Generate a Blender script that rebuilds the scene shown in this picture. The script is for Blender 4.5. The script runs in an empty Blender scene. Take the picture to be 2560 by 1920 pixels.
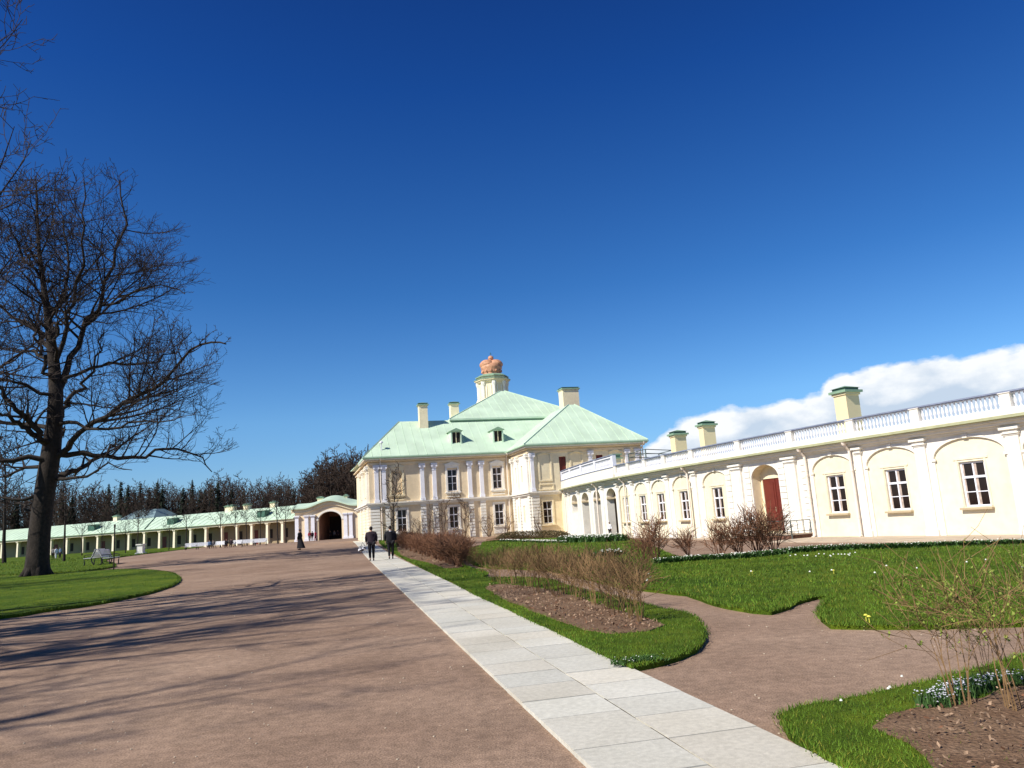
import bpy, math, random
import numpy as np
from mathutils import Vector, Matrix, Euler
from mathutils.geometry import delaunay_2d_cdt
R = math.radians
SC = bpy.context.scene
COL = SC.collection
# ------------------------------------------------------------------ camera, light, exposure
EYE, FPX, PITCH, ROLL = 1.6, 1900.0, R(10.17), R(3.8)
cam_d = bpy.data.cameras.new('camera'); cam = bpy.data.objects.new('camera', cam_d); COL.objects.link(cam)
cam_d.sensor_width = 36; cam_d.lens = 36 * FPX / 2560; cam_d.clip_end = 6000; cam_d.clip_start = .05
cam.location = (0, 0, EYE)
cam.matrix_world = Matrix.Translation((0, 0, EYE)) @ Matrix.Rotation(R(90) + PITCH, 4, 'X') @ Matrix.Rotation(-ROLL, 4, 'Z')
SC.camera = cam
SUN_AZ, SUN_EL = R(36), R(41)                      # shadows run towards +X, a little away from the camera
TO_SUN = Vector((-math.cos(SUN_AZ) * math.cos(SUN_EL), -math.sin(SUN_AZ) * math.cos(SUN_EL), math.sin(SUN_EL)))
sd = bpy.data.lights.new('sun', 'SUN'); sun = bpy.data.objects.new('sun', sd); COL.objects.link(sun)
sd.energy = 5.0; sd.angle = R(.55); sd.color = (1, .95, .86)
sun.rotation_euler = TO_SUN.to_track_quat('Z', 'Y').to_euler()
W = bpy.data.worlds.new('World'); SC.world = W; W.use_nodes = True
SC.view_settings.view_transform = 'Standard'; SC.view_settings.look = 'None'
SC.view_settings.exposure = 0.28; SC.view_settings.gamma = 1

def world_nodes():
    nt = W.node_tree; N = nt.nodes; L = nt.links; N.clear()
    out = N.new('ShaderNodeOutputWorld'); bg = N.new('ShaderNodeBackground')
    sky = N.new('ShaderNodeTexSky'); sky.sky_type = 'NISHITA'; sky.sun_disc = False
    sky.sun_elevation = SUN_EL; sky.sun_rotation = math.atan2(TO_SUN.x, TO_SUN.y)
    sky.air_density = 1.0; sky.dust_density = .15; sky.ozone_density = 3.5; sky.altitude = 300
    hs = N.new('ShaderNodeHueSaturation'); hs.inputs['Saturation'].default_value = 1.08; hs.inputs['Value'].default_value = 1
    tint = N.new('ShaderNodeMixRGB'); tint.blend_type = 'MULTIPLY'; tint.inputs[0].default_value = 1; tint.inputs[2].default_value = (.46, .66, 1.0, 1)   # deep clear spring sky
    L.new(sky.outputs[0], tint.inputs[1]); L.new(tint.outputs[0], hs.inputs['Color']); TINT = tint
    # cumulus bank low on the right: a mask over sky directions
    tc = N.new('ShaderNodeTexCoord'); sp = N.new('ShaderNodeSeparateXYZ'); L.new(tc.outputs['Generated'], sp.inputs[0])
    def M(op, a, b=None, c=None):
        m = N.new('ShaderNodeMath'); m.operation = op
        for i, v in enumerate((a, b, c)):
            if v is None: continue
            if isinstance(v, (int, float)): m.inputs[i].default_value = v
            else: L.new(v, m.inputs[i])
        return m.outputs[0]
    x, y, z = sp.outputs
    az = M('ARCTAN2', x, y); el = M('ARCSINE', z)
    tr = N.new('ShaderNodeValToRGB'); L.new(el, tr.inputs[0]); L.new(tr.outputs[0], TINT.inputs[2])     # the blue deepens with height; zenith above the view darkened to weaken ambient fill
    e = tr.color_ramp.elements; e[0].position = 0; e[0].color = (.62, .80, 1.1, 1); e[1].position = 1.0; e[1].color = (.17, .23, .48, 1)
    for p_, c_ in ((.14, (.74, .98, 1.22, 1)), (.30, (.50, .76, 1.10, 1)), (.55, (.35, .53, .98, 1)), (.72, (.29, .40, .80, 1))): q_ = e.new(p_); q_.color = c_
    cmb = N.new('ShaderNodeCombineXYZ'); L.new(az, cmb.inputs[0]); L.new(M('MULTIPLY', el, 1.6), cmb.inputs[1])
    n1 = N.new('ShaderNodeTexNoise'); n1.inputs['Scale'].default_value = 9; n1.inputs['Detail'].default_value = 9; n1.inputs['Roughness'].default_value = .55
    L.new(cmb.outputs[0], n1.inputs['Vector'])
    n2 = N.new('ShaderNodeTexNoise'); n2.inputs['Scale'].default_value = 34; n2.inputs['Detail'].default_value = 6
    L.new(cmb.outputs[0], n2.inputs['Vector'])
    # top edge of the bank rises to the right
    cr = N.new('ShaderNodeFloatCurve'); c = cr.mapping.curves[0]
    pts = [(0, .2), (.1, .33), (.161, .40), (.172, .43), (.215, .54), (.276, .62), (.315, .62), (.382, .64), (.393, .69), (.408, .745), (.479, .79), (.541, .765), (.62, .77), (.8, .8), (1, .7)]
    c.points[0].location = pts[0]; c.points[1].location = pts[-1]
    for p in pts[1:-1]: c.points.new(*p)
    cr.mapping.update()
    L.new(az, cr.inputs['Value'])                       # azimuth 0..1 rad to the right of the path
    top = M('MULTIPLY', cr.outputs[0], .2)
    ragged = M('ADD', top, M('ADD', M('MULTIPLY', M('SUBTRACT', n1.outputs[0], .5), .03), M('MULTIPLY', M('SUBTRACT', n2.outputs[0], .5), .024)))
    mk = N.new('ShaderNodeMapRange'); L.new(M('SUBTRACT', ragged, el), mk.inputs[0])
    mk.inputs[1].default_value = -.001; mk.inputs[2].default_value = .007
    gate = N.new('ShaderNodeMapRange'); L.new(az, gate.inputs[0]); gate.inputs[1].default_value = .11; gate.inputs[2].default_value = .17
    g2 = N.new('ShaderNodeMapRange'); L.new(az, g2.inputs[0]); g2.inputs[1].default_value = 1.25; g2.inputs[2].default_value = 1.0
    mask = M('MULTIPLY', M('MULTIPLY', mk.outputs[0], gate.outputs[0]), g2.outputs[0])
    # brighter rim, blue-grey body
    rim = N.new('ShaderNodeMapRange'); L.new(M('SUBTRACT', ragged, M('ADD', el, M('ADD', M('MULTIPLY', M('SUBTRACT', n1.outputs[0], .5), .20), M('MULTIPLY', M('SUBTRACT', n2.outputs[0], .5), .07)))), rim.inputs[0])
    rim.inputs[1].default_value = .012; rim.inputs[2].default_value = .05
    cm = N.new('ShaderNodeMixRGB'); L.new(rim.outputs[0], cm.inputs[0])
    cm.inputs[1].default_value = (9.2, 9.5, 9.8, 1); cm.inputs[2].default_value = (5.4, 6.5, 7.9, 1)
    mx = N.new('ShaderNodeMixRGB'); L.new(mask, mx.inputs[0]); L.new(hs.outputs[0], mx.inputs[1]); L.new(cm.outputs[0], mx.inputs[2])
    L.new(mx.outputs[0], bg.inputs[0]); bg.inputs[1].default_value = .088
    L.new(bg.outputs[0], out.inputs[0])
world_nodes()

# ------------------------------------------------------------------ survey helpers: measured sight lines -> places on the ground
def ray(px, py):
    x = (px - 1280) / FPX; y = -(py - 960) / FPX
    c, s = math.cos(-ROLL), math.sin(-ROLL); x, y = c * x - s * y, s * x + c * y
    d = Vector((x, math.cos(PITCH) - y * math.sin(PITCH), math.sin(PITCH) + y * math.cos(PITCH)))
    return d / d.y
def aty(px, py, Y): return Vector((0, 0, EYE)) + Y * ray(px, py)
def sm(a, b, x):
    t = min(1, max(0, (x - a) / (b - a))); return t * t * (3 - 2 * t)
GC = (4.373e-3, -.770, 37.34)                      # plan of the gallery's eave line X(Y)
def gx(Y): Y = min(max(Y, 5), 76); return GC[0] * Y * Y + GC[1] * Y + GC[2]
def gz(X, Y):
    h = .38 * sm(35, 82, Y) * (1 - sm(-17, -1, X)) - .13 * sm(30, 80, Y) * sm(-4, 2, X) * (1 - sm(2, 5, X))
    h += -.23 * sm(-13, -3, X - gx(Y)) * sm(10, 27, Y) * (1 - sm(76, 84, Y))
    h += .35 * sm(110, 150, Y) * sm(-55, -75, X) if X < -55 else 0
    return h
def ground(px, py):
    d = ray(px, py); t = None; z = 0
    for _ in range(25):
        t = (z - EYE) / d.z; t = min(max(t, 0), 400); X, Y = d.x * t, t; z = .5 * z + .5 * gz(X, Y)
    return Vector((X, Y, gz(X, Y)))

# ------------------------------------------------------------------ mesh helpers
class MB:
    def __init__(s): s.v = []; s.f = []; s.m = []
    def quad(s, *p, m=0):
        i = len(s.v); s.v += [tuple(q) for q in p]; s.f.append(tuple(range(i, i + len(p)))); s.m.append(m)
    def mesh(s, v, f, m=0):
        i = len(s.v); s.v += [tuple(q) for q in v]; s.f += [tuple(a + i for a in q) for q in f]; s.m += [m] * len(f)
    def box(s, M, s0, s1, o0, o1, z0, z1, step=None, m=0):
        n = max(1, int(abs(s1 - s0) / step)) if step else 1
        v = []; f = []
        for i in range(n + 1):
            t = s0 + (s1 - s0) * i / n
            v += [M(t, o0, z0), M(t, o1, z0), M(t, o1, z1), M(t, o0, z1)]
        for i in range(n):
            a = 4 * i; b = a + 4
            for k in range(4): f.append((a + k, a + (k + 1) % 4, b + (k + 1) % 4, b + k))
        f += [(0, 3, 2, 1), (4 * n, 4 * n + 1, 4 * n + 2, 4 * n + 3)]
        s.mesh(v, f, m)
    def tube(s, pts, rad, k=6, m=0, cap=True):
        pts = [Vector(p) for p in pts]; n = len(pts)
        if not hasattr(rad, '__len__'): rad = [rad] * n
        v = []; f = []
        for i, p in enumerate(pts):
            d = (pts[min(i + 1, n - 1)] - pts[max(i - 1, 0)]).normalized()
            a = d.cross(Vector((.31, .94, .12)) if abs(d.y) < .9 else Vector((1, 0, .1))).normalized(); b = d.cross(a)
            for j in range(k):
                t = 2 * math.pi * j / k; v.append(p + (a * math.cos(t) + b * math.sin(t)) * rad[i])
        for i in range(n - 1):
            for j in range(k): f.append((i * k + j, i * k + (j + 1) % k, (i + 1) * k + (j + 1) % k, (i + 1) * k + j))
        if cap: f += [tuple(range(k))[::-1], tuple(range((n - 1) * k, n * k))]
        s.mesh(v, f, m)
    def lathe(s, c, prof, k=12, m=0, sx=1, sy=1, a0=0):
        v = []; f = []
        for r, z in prof:
            for j in range(k):
                t = 2 * math.pi * j / k + a0; v.append((c[0] + r * sx * math.cos(t), c[1] + r * sy * math.sin(t), c[2] + z))
        n = len(prof)
        for i in range(n - 1):
            for j in range(k): f.append((i * k + j, i * k + (j + 1) % k, (i + 1) * k + (j + 1) % k, (i + 1) * k + j))
        f += [tuple(range(k))[::-1], tuple(range((n - 1) * k, n * k))]
        s.mesh(v, f, m)
    def build(s, name, mats, parent=None, smooth=False, **props):
        me = bpy.data.meshes.new(name); me.from_pydata(s.v, [], s.f)
        mats = mats if isinstance(mats, (list, tuple)) else [mats]
        for x in mats: me.materials.append(x)
        if len(mats) > 1: me.polygons.foreach_set('material_index', s.m)
        if smooth: me.polygons.foreach_set('use_smooth', [True] * len(me.polygons))
        me.update(); return link(name, me, parent, **props)
def link(name, data, parent=None, label=None, cat=None, group=None, kind=None, loc=None):
    o = bpy.data.objects.new(name, data); COL.objects.link(o)
    if parent: o.parent = parent; o.matrix_parent_inverse = parent_inv(parent)
    if loc is not None: o.location = loc
    if label: o['label'] = label
    if cat: o['category'] = cat
    if group: o['group'] = group
    if kind: o['kind'] = kind
    return o
def parent_inv(p):
    # world matrix of the parent (parents are placed before their parts are linked)
    w = Matrix.Identity(4); q = p; chain = []
    while q: chain.append(q); q = q.parent
    for c in reversed(chain):
        w = w @ (c.matrix_parent_inverse if c.parent else Matrix.Identity(4)) @ c.matrix_basis
    return w.inverted()
def thing(name, label, cat, loc=(0, 0, 0), rz=0, group=None):
    o = bpy.data.objects.new(name, None); COL.objects.link(o); o.empty_display_size = .3
    o.location = loc; o.rotation_euler = (0, 0, rz); o['label'] = label; o['category'] = cat
    if group: o['group'] = group
    return o
def dup(o, loc=None, rz=None, sc=None, label=None, group=None, parent=None):
    c = o.copy(); COL.objects.link(c)
    if parent: c.parent = parent; c.matrix_parent_inverse = o.matrix_parent_inverse.copy()
    if loc is not None: c.location = loc
    if rz is not None: c.rotation_euler = (0, 0, rz)
    if sc is not None: c.scale = sc if hasattr(sc, '__len__') else (sc,) * 3
    if label: c['label'] = label
    if group: c['group'] = group
    for ch in list(o.children): dup(ch, parent=c)
    return c
def XY(s, o, z): return Vector((s, o, z))

# ------------------------------------------------------------------ materials
def mat(name, col, rough=.7, noise=None, bump=0, bscale=20, spec=.3, metal=0, var=.15, nscale=3, attr=None, col2=None, detail=6, bdist=.02):
    m = bpy.data.materials.new(name); m.use_nodes = True; nt = m.node_tree; N = nt.nodes; L = nt.links
    b = N['Principled BSDF']; b.inputs['Roughness'].default_value = rough; b.inputs['Metallic'].default_value = metal
    b.inputs['Specular IOR Level'].default_value = spec
    tc = N.new('ShaderNodeTexCoord'); geo = tc.outputs['Object']
    n = N.new('ShaderNodeTexNoise'); n.inputs['Scale'].default_value = nscale; n.inputs['Detail'].default_value = detail; L.new(geo, n.inputs['Vector'])
    r = N.new('ShaderNodeValToRGB'); L.new(n.outputs[0], r.inputs[0])
    c1 = tuple(c * (1 - var) for c in col); c2 = col2 if col2 else tuple(min(1, c * (1 + var)) for c in col)
    r.color_ramp.elements[0].position = .32; r.color_ramp.elements[1].position = .68
    r.color_ramp.elements[0].color = (*c1, 1); r.color_ramp.elements[1].color = (*c2, 1)
    o = r.outputs[0]
    if attr:
        a = N.new('ShaderNodeAttribute'); a.attribute_name = attr
        mm = N.new('ShaderNodeMixRGB'); mm.blend_type = 'MULTIPLY'; mm.inputs[0].default_value = 1; L.new(o, mm.inputs[1]); L.new(a.outputs['Color'], mm.inputs[2]); o = mm.outputs[0]
    L.new(o, b.inputs['Base Color'])
    if bump:
        n2 = N.new('ShaderNodeTexNoise'); n2.inputs['Scale'].default_value = bscale; n2.inputs['Detail'].default_value = 8; L.new(geo, n2.inputs['Vector'])
        bp = N.new('ShaderNodeBump'); bp.inputs['Strength'].default_value = bump; bp.inputs['Distance'].default_value = bdist; L.new(n2.outputs[0], bp.inputs['Height']); L.new(bp.outputs[0], b.inputs['Normal'])
    return m
def layered(name, layers, rough=.95, bumps=((60, .5, .01),), spec=.1):
    """base colour from several noises multiplied in: layers = [(scale, dark, light, lo, hi)], first gives the colour"""
    m = bpy.data.materials.new(name); m.use_nodes = True; nt = m.node_tree; N = nt.nodes; L = nt.links
    b = N['Principled BSDF']; b.inputs['Roughness'].default_value = rough; b.inputs['Specular IOR Level'].default_value = spec
    tc = N.new('ShaderNodeTexCoord'); cur = None
    for sc_, c1, c2, lo, hi in layers:
        n = N.new('ShaderNodeTexNoise'); n.inputs['Scale'].default_value = sc_; n.inputs['Detail'].default_value = 5; L.new(tc.outputs['Object'], n.inputs['Vector'])
        r = N.new('ShaderNodeValToRGB'); r.color_ramp.elements[0].position = lo; r.color_ramp.elements[1].position = hi
        r.color_ramp.elements[0].color = (*c1, 1); r.color_ramp.elements[1].color = (*c2, 1); L.new(n.outputs[0], r.inputs[0])
        if cur is None: cur = r.outputs[0]
        else:
            mm = N.new('ShaderNodeMixRGB'); mm.blend_type = 'MULTIPLY'; mm.inputs[0].default_value = 1; L.new(cur, mm.inputs[1]); L.new(r.outputs[0], mm.inputs[2]); cur = mm.outputs[0]
    L.new(cur, b.inputs['Base Color'])
    nrm = None
    for sc_, st, di in bumps:
        n = N.new('ShaderNodeTexNoise'); n.inputs['Scale'].default_value = sc_; n.inputs['Detail'].default_value = 6; L.new(tc.outputs['Object'], n.inputs['Vector'])
        bp = N.new('ShaderNodeBump'); bp.inputs['Strength'].default_value = st; bp.inputs['Distance'].default_value = di; L.new(n.outputs[0], bp.inputs['Height'])
        if nrm: L.new(nrm, bp.inputs['Normal'])
        nrm = bp.outputs[0]
    if nrm: L.new(nrm, b.inputs['Normal'])
    return m
g3 = lambda a: (a, a, a)
M_chim = mat('yellow_stucco', (.80, .65, .40), .85, bump=.15, bscale=30, var=.05, nscale=.8)
M_cream = ('cream_stucco', (0.793, 0.688, 0.477), (0.863, 0.749, 0.52))
M_pale = ('pale_yellow_stucco', (0.783, 0.711, 0.535), (0.853, 0.775, 0.582))
M_tan = ('peach_stucco', (0.745, 0.606, 0.411), (0.811, 0.66, 0.447))
M_white = ('white_plaster', (0.802, 0.764, 0.688), (0.874, 0.832, 0.749))
M_cool = mat('white_paint', (.80, .79, .83), .6, var=.05, nscale=2)
M_roof = mat('pale_green_roof_sheet', (.55, .69, .52), .45, var=.10, nscale=.5, spec=.4, bump=.15, bscale=2, bdist=.03)
M_gutter = mat('green_painted_metal', (.24, .36, .24), .45, var=.12, nscale=2)
M_dkgreen = mat('dark_green_metal', (.06, .13, .09), .4, var=.2)
M_brass = mat('olive_gutter_metal', (.42, .42, .25), .45, var=.12, nscale=2)
M_glass = mat('window_glass', (.020, .012, .010), .08, spec=.3, var=.3, nscale=.9)
M_curtain = mat('curtain_cloth', (.45, .36, .3), .9, var=.3, nscale=5)
M_dark = mat('dark_opening', (.03, .022, .018), .8)
M_door = mat('dark_red_door_paint', (.15, .028, .018), .45, var=.1, nscale=3)
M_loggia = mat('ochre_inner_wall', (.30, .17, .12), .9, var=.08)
M_copper = mat('pink_copper', (.55, .28, .16), .5, metal=.0, var=.3, nscale=2.5)
M_rail = mat('grey_blue_handrail', (.22, .25, .34), .5)
M_iron = mat('grey_green_iron', (.10, .13, .12), .5)
M_pipe = mat('downpipe_paint', (.82, .72, .62), .5, var=.04)
M_sill = mat('sill_sheet_metal', (.48, .38, .24), .5, var=.05)
M_brick = mat('brown_brick_plinth', (.14, .07, .045), .9, var=.3, nscale=9)
M_apron = mat('pale_stone_apron', (.48, .39, .29), .9, var=.15, nscale=1.5, bump=.3)
M_bark = mat('dark_bark', (.030, .023, .018), .95, bump=.8, bscale=14, var=.35, nscale=6, bdist=.05)
M_twig = mat('dark_twigs', (.034, .025, .022), .95, var=.3, nscale=1)
M_fbark = mat('grey_brown_bark', (.06, .045, .034), .95, var=.35, nscale=.6)
M_ftwig = mat('brown_twig_haze', (.055, .036, .026), .95, var=.35, nscale=.25)
M_fir = mat('dark_fir_needles', (.016, .026, .013), .9, var=.4, nscale=.6)
M_shrub = mat('red_brown_stems', (.18, .085, .045), .85, var=.35, nscale=3)
M_shrub2 = mat('tan_brown_twigs', (.21, .125, .055), .85, var=.3, nscale=3)
M_bud = mat('fresh_green_buds', (.22, .27, .05), .8, var=.4, nscale=20)
M_leafd = mat('dry_leaves', (.30, .20, .13), .9, var=.5, nscale=30)
M_flw = mat('white_blossom', (.78, .78, .70), .8, var=.1)
M_fly = mat('yellow_blossom', (.75, .68, .10), .8, var=.1)
M_flb = mat('bluish_blossom', (.50, .50, .55), .8, var=.4, nscale=40)
M_fol = mat('flower_leaves', (.045, .10, .022), .8, var=.4, nscale=15)
M_slat = mat('white_bench_slats', (.72, .72, .74), .5, var=.05)
M_cast = mat('black_cast_iron', (.02, .02, .022), .5)
M_skin = mat('skin', (.45, .26, .18), .6)
M_black = mat('black_cloth', (.012, .011, .014), .9)
M_plum = mat('dark_plum_cloth', (.028, .018, .026), .9)
M_red = mat('red_cloth', (.30, .03, .04), .9)
M_whitecl = mat('white_cloth', (.72, .72, .75), .9)
M_blue = mat('slate_blue_cloth', (.10, .16, .26), .9)
M_grey = mat('grey_cloth', (.16, .15, .15), .9)
M_hair = mat('dark_hair', (.02, .013, .010), .7)
M_gravel = layered('reddish_gravel', [(.35, (.285, .190, .134), (.37, .257, .184), .3, .7), (.12, (.88, .86, .84), (1.08, 1.1, 1.1), .35, .65), (1.3, g3(.90), g3(1.06), .4, .6), (9, g3(.80), g3(1.15), .3, .7), (60, g3(.62), g3(1.3), .32, .68)], bumps=((90, .55, .012), (7, .35, .03)))
M_lawn = layered('lawn', [(.45, (.050, .110, .007), (.125, .19, .016), .3, .7), (2.2, (.8, .82, .8), (1.25, 1.1, 1.0), .35, .65), (5, (.75, .75, .8), (1.2, 1.12, 1.1), .3, .7), (70, g3(.55), g3(1.3), .3, .7)], bumps=((60, .8, .03),))
M_soil = layered('brown_soil', [(2, (.15, .088, .052), (.24, .155, .098), .3, .7), (40, g3(.6), g3(1.3), .3, .7)], bumps=((35, .8, .03), (6, .5, .06)))
M_slab = layered('pale_concrete_slab', [(.8, (.58, .55, .46), (.68, .65, .56), .3, .7), (22, g3(.88), g3(1.08), .3, .7), (180, g3(.85), g3(1.1), .3, .7)], bumps=((150, .15, .004),), rough=.8)
M_cream, M_pale, M_tan, M_white = [layered(n_, [(.55, a_, b_, .35, .65), (3.5, g3(.93), g3(1.03), .3, .6), (.23, (.95, .94, .92), (1, 1, 1), .40, .55)], rough=.88, bumps=((28, .18, .012), (5, .12, .02))) for n_, a_, b_ in (M_cream, M_pale, M_tan, M_white)]
def add_attr(m, name):
    nt = m.node_tree; N = nt.nodes; L = nt.links; b = N['Principled BSDF']; src = b.inputs['Base Color'].links[0].from_socket
    a = N.new('ShaderNodeAttribute'); a.attribute_name = name
    mm = N.new('ShaderNodeMixRGB'); mm.blend_type = 'MULTIPLY'; mm.inputs[0].default_value = 1
    L.new(src, mm.inputs[1]); L.new(a.outputs['Color'], mm.inputs[2]); L.new(mm.outputs[0], b.inputs['Base Color'])
add_attr(M_slab, 'tone')
M_grass = mat('grass_blades', (.105, .190, .016), .7, attr='tone', var=.1, spec=.2)
def corner_colors(me, cols_per_face):
    at = me.color_attributes.new('tone', 'FLOAT_COLOR', 'CORNER')
    n = np.zeros(len(me.polygons), dtype=np.int32); me.polygons.foreach_get('loop_total', n)
    c = np.repeat(np.asarray(cols_per_face, dtype=np.float32), n, axis=0)
    at.data.foreach_set('color', np.concatenate([c, np.ones((len(c), 1), np.float32)], 1).ravel())

# ------------------------------------------------------------------ terrain
def build_ground():
    xs = np.concatenate([[-1500, -600, -320], np.arange(-260, -62, 6), np.arange(-62, 41, 1.25), np.arange(44, 120, 8), [200, 500, 1500]])
    ys = np.concatenate([[-400, -120], np.arange(-60, -4, 8), np.arange(-4, 92, 1.25), np.arange(94, 260, 5), [320, 500, 900, 2500]])
    v = [(x, y, gz(x, y)) for y in ys for x in xs]; nx = len(xs)
    f = [(j * nx + i, j * nx + i + 1, (j + 1) * nx + i + 1, (j + 1) * nx + i) for j in range(len(ys) - 1) for i in range(nx - 1)]
    b = MB(); b.mesh(v, f); b.build('ground', M_gravel, smooth=True, kind='structure')
build_ground()
PXL = lambda Y: 1.55 - .2355 * Y
PXR = lambda Y: 2.88 - .2315 * Y
def smooth_poly(pts, n=5, rng=None, jit=0):
    out = []
    N = len(pts)
    for i in range(N):
        p0, p1, p2, p3 = pts[i - 1], pts[i], pts[(i + 1) % N], pts[(i + 2) % N]
        m = max(1, min(n * 3, int((p2 - p1).length / .35)))
        for k in range(m):
            t = k / m
            q = .5 * ((2 * p1) + (-p0 + p2) * t + (2 * p0 - 5 * p1 + 4 * p2 - p3) * t * t + (-p0 + 3 * p1 - 3 * p2 + p3) * t ** 3)
            if rng: q = q + Vector((rng.uniform(-jit, jit), rng.uniform(-jit, jit)))
            out.append(q)
    return out
def in_poly(poly, x, y):
    r = False; j = len(poly) - 1
    for i in range(len(poly)):
        xi, yi = poly[i][0], poly[i][1]; xj, yj = poly[j][0], poly[j][1]
        if (yi > y) != (yj > y) and x < (xj - xi) * (y - yi) / (yj - yi) + xi: r = not r
        j = i
    return r
def sheet(name, px, lift, m, grid=1.0, jit=.03, mound=0, world=False, edge=.0, clamp=True, seed=1):
    rng = random.Random(seed)
    P = [Vector(p[:2]) for p in px] if world else [Vector(ground(*p)[:2]) for p in px]
    poly = smooth_poly(P, rng=rng, jit=jit)
    if clamp:
        for q in poly:
            if q.x < PXR(q.y) + .02 and q.x > PXR(q.y) - 1.2: q.x = PXR(q.y) + .02 + rng.uniform(0, .03)
    x0, x1 = min(p.x for p in poly), max(p.x for p in poly); y0, y1 = min(p.y for p in poly), max(p.y for p in poly)
    pts = list(poly); nb = len(pts)
    gx_ = np.arange(x0, x1, grid); gy_ = np.arange(y0, y1, grid)
    for X in gx_:
        for Y in gy_:
            if in_poly(poly, X, Y): pts.append(Vector((X + rng.uniform(-.2, .2) * grid, Y + rng.uniform(-.2, .2) * grid)))
    vv, ee, ff, *_ = delaunay_2d_cdt(pts, [], [list(range(nb))], 1, 1e-4)
    b = MB(); v = [(p.x, p.y, gz(p.x, p.y) + lift) for p in vv]
    b.mesh(v, [tuple(f) for f in ff])
    for i in range(nb):
        p, q = poly[i], poly[(i + 1) % nb]; a, c = gz(*p) + lift, gz(*q) + lift
        b.quad((p.x, p.y, a), (q.x, q.y, c), (q.x, q.y, c - lift - .05), (p.x, p.y, a - lift - .05))
    b.build(name, m, kind='structure')
    return poly
z4 = lambda l: [(850 + .3617 * x, 1250 + .3617 * y) for x, y in l]
LAWN = {}
LAWN['a'] = sheet('lawn', [(1000, 1393), (1060, 1424), (1117, 1453), (1150, 1455), (1215, 1443), (1200, 1430), (1170, 1424), (1150, 1405), (1163, 1387), (1150, 1366), (1050, 1353), (965, 1350), (950, 1358)], .06, M_lawn, .8)
LAWN['b'] = sheet('lawn', [(1136, 1462), (1155, 1455), (1215, 1449), (1356, 1452), (1429, 1475), (1537, 1500), (1650, 1530), (1706, 1541), (1749, 1568), (1763, 1607), (1740, 1632), (1692, 1655), (1640, 1668), (1577, 1681), (1519, 1663), (1385, 1596), (1259, 1530)], .07, M_lawn, .5, seed=2)
LAWN['c'] = sheet('lawn', [(1165, 1387), (1176, 1408), (1212, 1421), (1284, 1424), (1385, 1431), (1501, 1460), (1573, 1474), (1650, 1484), (1716, 1492), (1787, 1516), (1880, 1535), (1930, 1538), (1972, 1524), (2005, 1508), (2045, 1499), (2080, 1498), (2064, 1512), (2052, 1532), (2050, 1555), (2080, 1573), (2267, 1575), (2560, 1568), (2900, 1560), (2900, 1350), (2560, 1368), (2065, 1381), (1960, 1388), (1931, 1392), (1830, 1395), (1740, 1401), (1690, 1396), (1640, 1375), (1600, 1356), (1540, 1347), (1400, 1347), (1330, 1349), (1222, 1356), (1205, 1366), (1175, 1374)], .06, M_lawn, .9, seed=3)
LAWN['e'] = sheet('lawn', [(1955, 1808), (2000, 1787), (2170, 1760), (2330, 1720), (2420, 1696), (2560, 1660), (2800, 1590), (3300, 1700), (3300, 2300), (2700, 2400), (2300, 2100), (2075, 1915), (1965, 1850)], .07, M_lawn, .35, seed=4)
LAWN['f'] = sheet('lawn', [(447, 1447), (440, 1462), (380, 1484), (250, 1512), (100, 1533), (0, 1548), (-500, 1590), (-900, 1560), (-700, 1480), (-200, 1452), (0, 1444), (115, 1439), (200, 1431), (290, 1427), (350, 1427), (420, 1434)], .09, M_lawn, 1.2, seed=5, clamp=False)
LAWN['g'] = sheet('lawn', [(270, 1422), (285, 1412), (262, 1404), (299, 1394), (400, 1381), (500, 1369), (620, 1359), (737, 1349), (700, 1347), (600, 1352), (470, 1360), (240, 1377), (0, 1391), (-600, 1440), (-600, 1470), (-200, 1446), (0, 1440), (115, 1435)], .06, M_lawn, 3, seed=6, clamp=False)
soil_b = sheet('soil', z4([(1010, 628), (1100, 603), (1300, 620), (1500, 660), (1650, 700), (1900, 790), (2130, 860), (2230, 905), (2150, 945), (1900, 965), (1700, 935), (1450, 850), (1250, 760), (1120, 700)]), .083, M_soil, .25, .04, seed=7)
soil_a = sheet('soil', z4([(420, 385), (600, 440), (740, 485), (830, 480), (860, 440), (830, 350), (500, 300), (400, 310)]), .074, M_soil, .6, .05, seed=8, clamp=False)
soil_e = sheet('soil', [(2185, 1848), (2240, 1818), (2330, 1792), (2450, 1772), (2600, 1722), (2900, 1700), (3200, 1900), (2800, 2150), (2420, 2050), (2330, 1925), (2260, 1885)], .083, M_soil, .2, .03, seed=9)
sheet('soil', [(1225, 1352), (1330, 1346), (1420, 1346), (1400, 1343), (1320, 1341), (1235, 1346)], .075, M_soil, 1.5, .1, seed=11, clamp=False)

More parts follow.
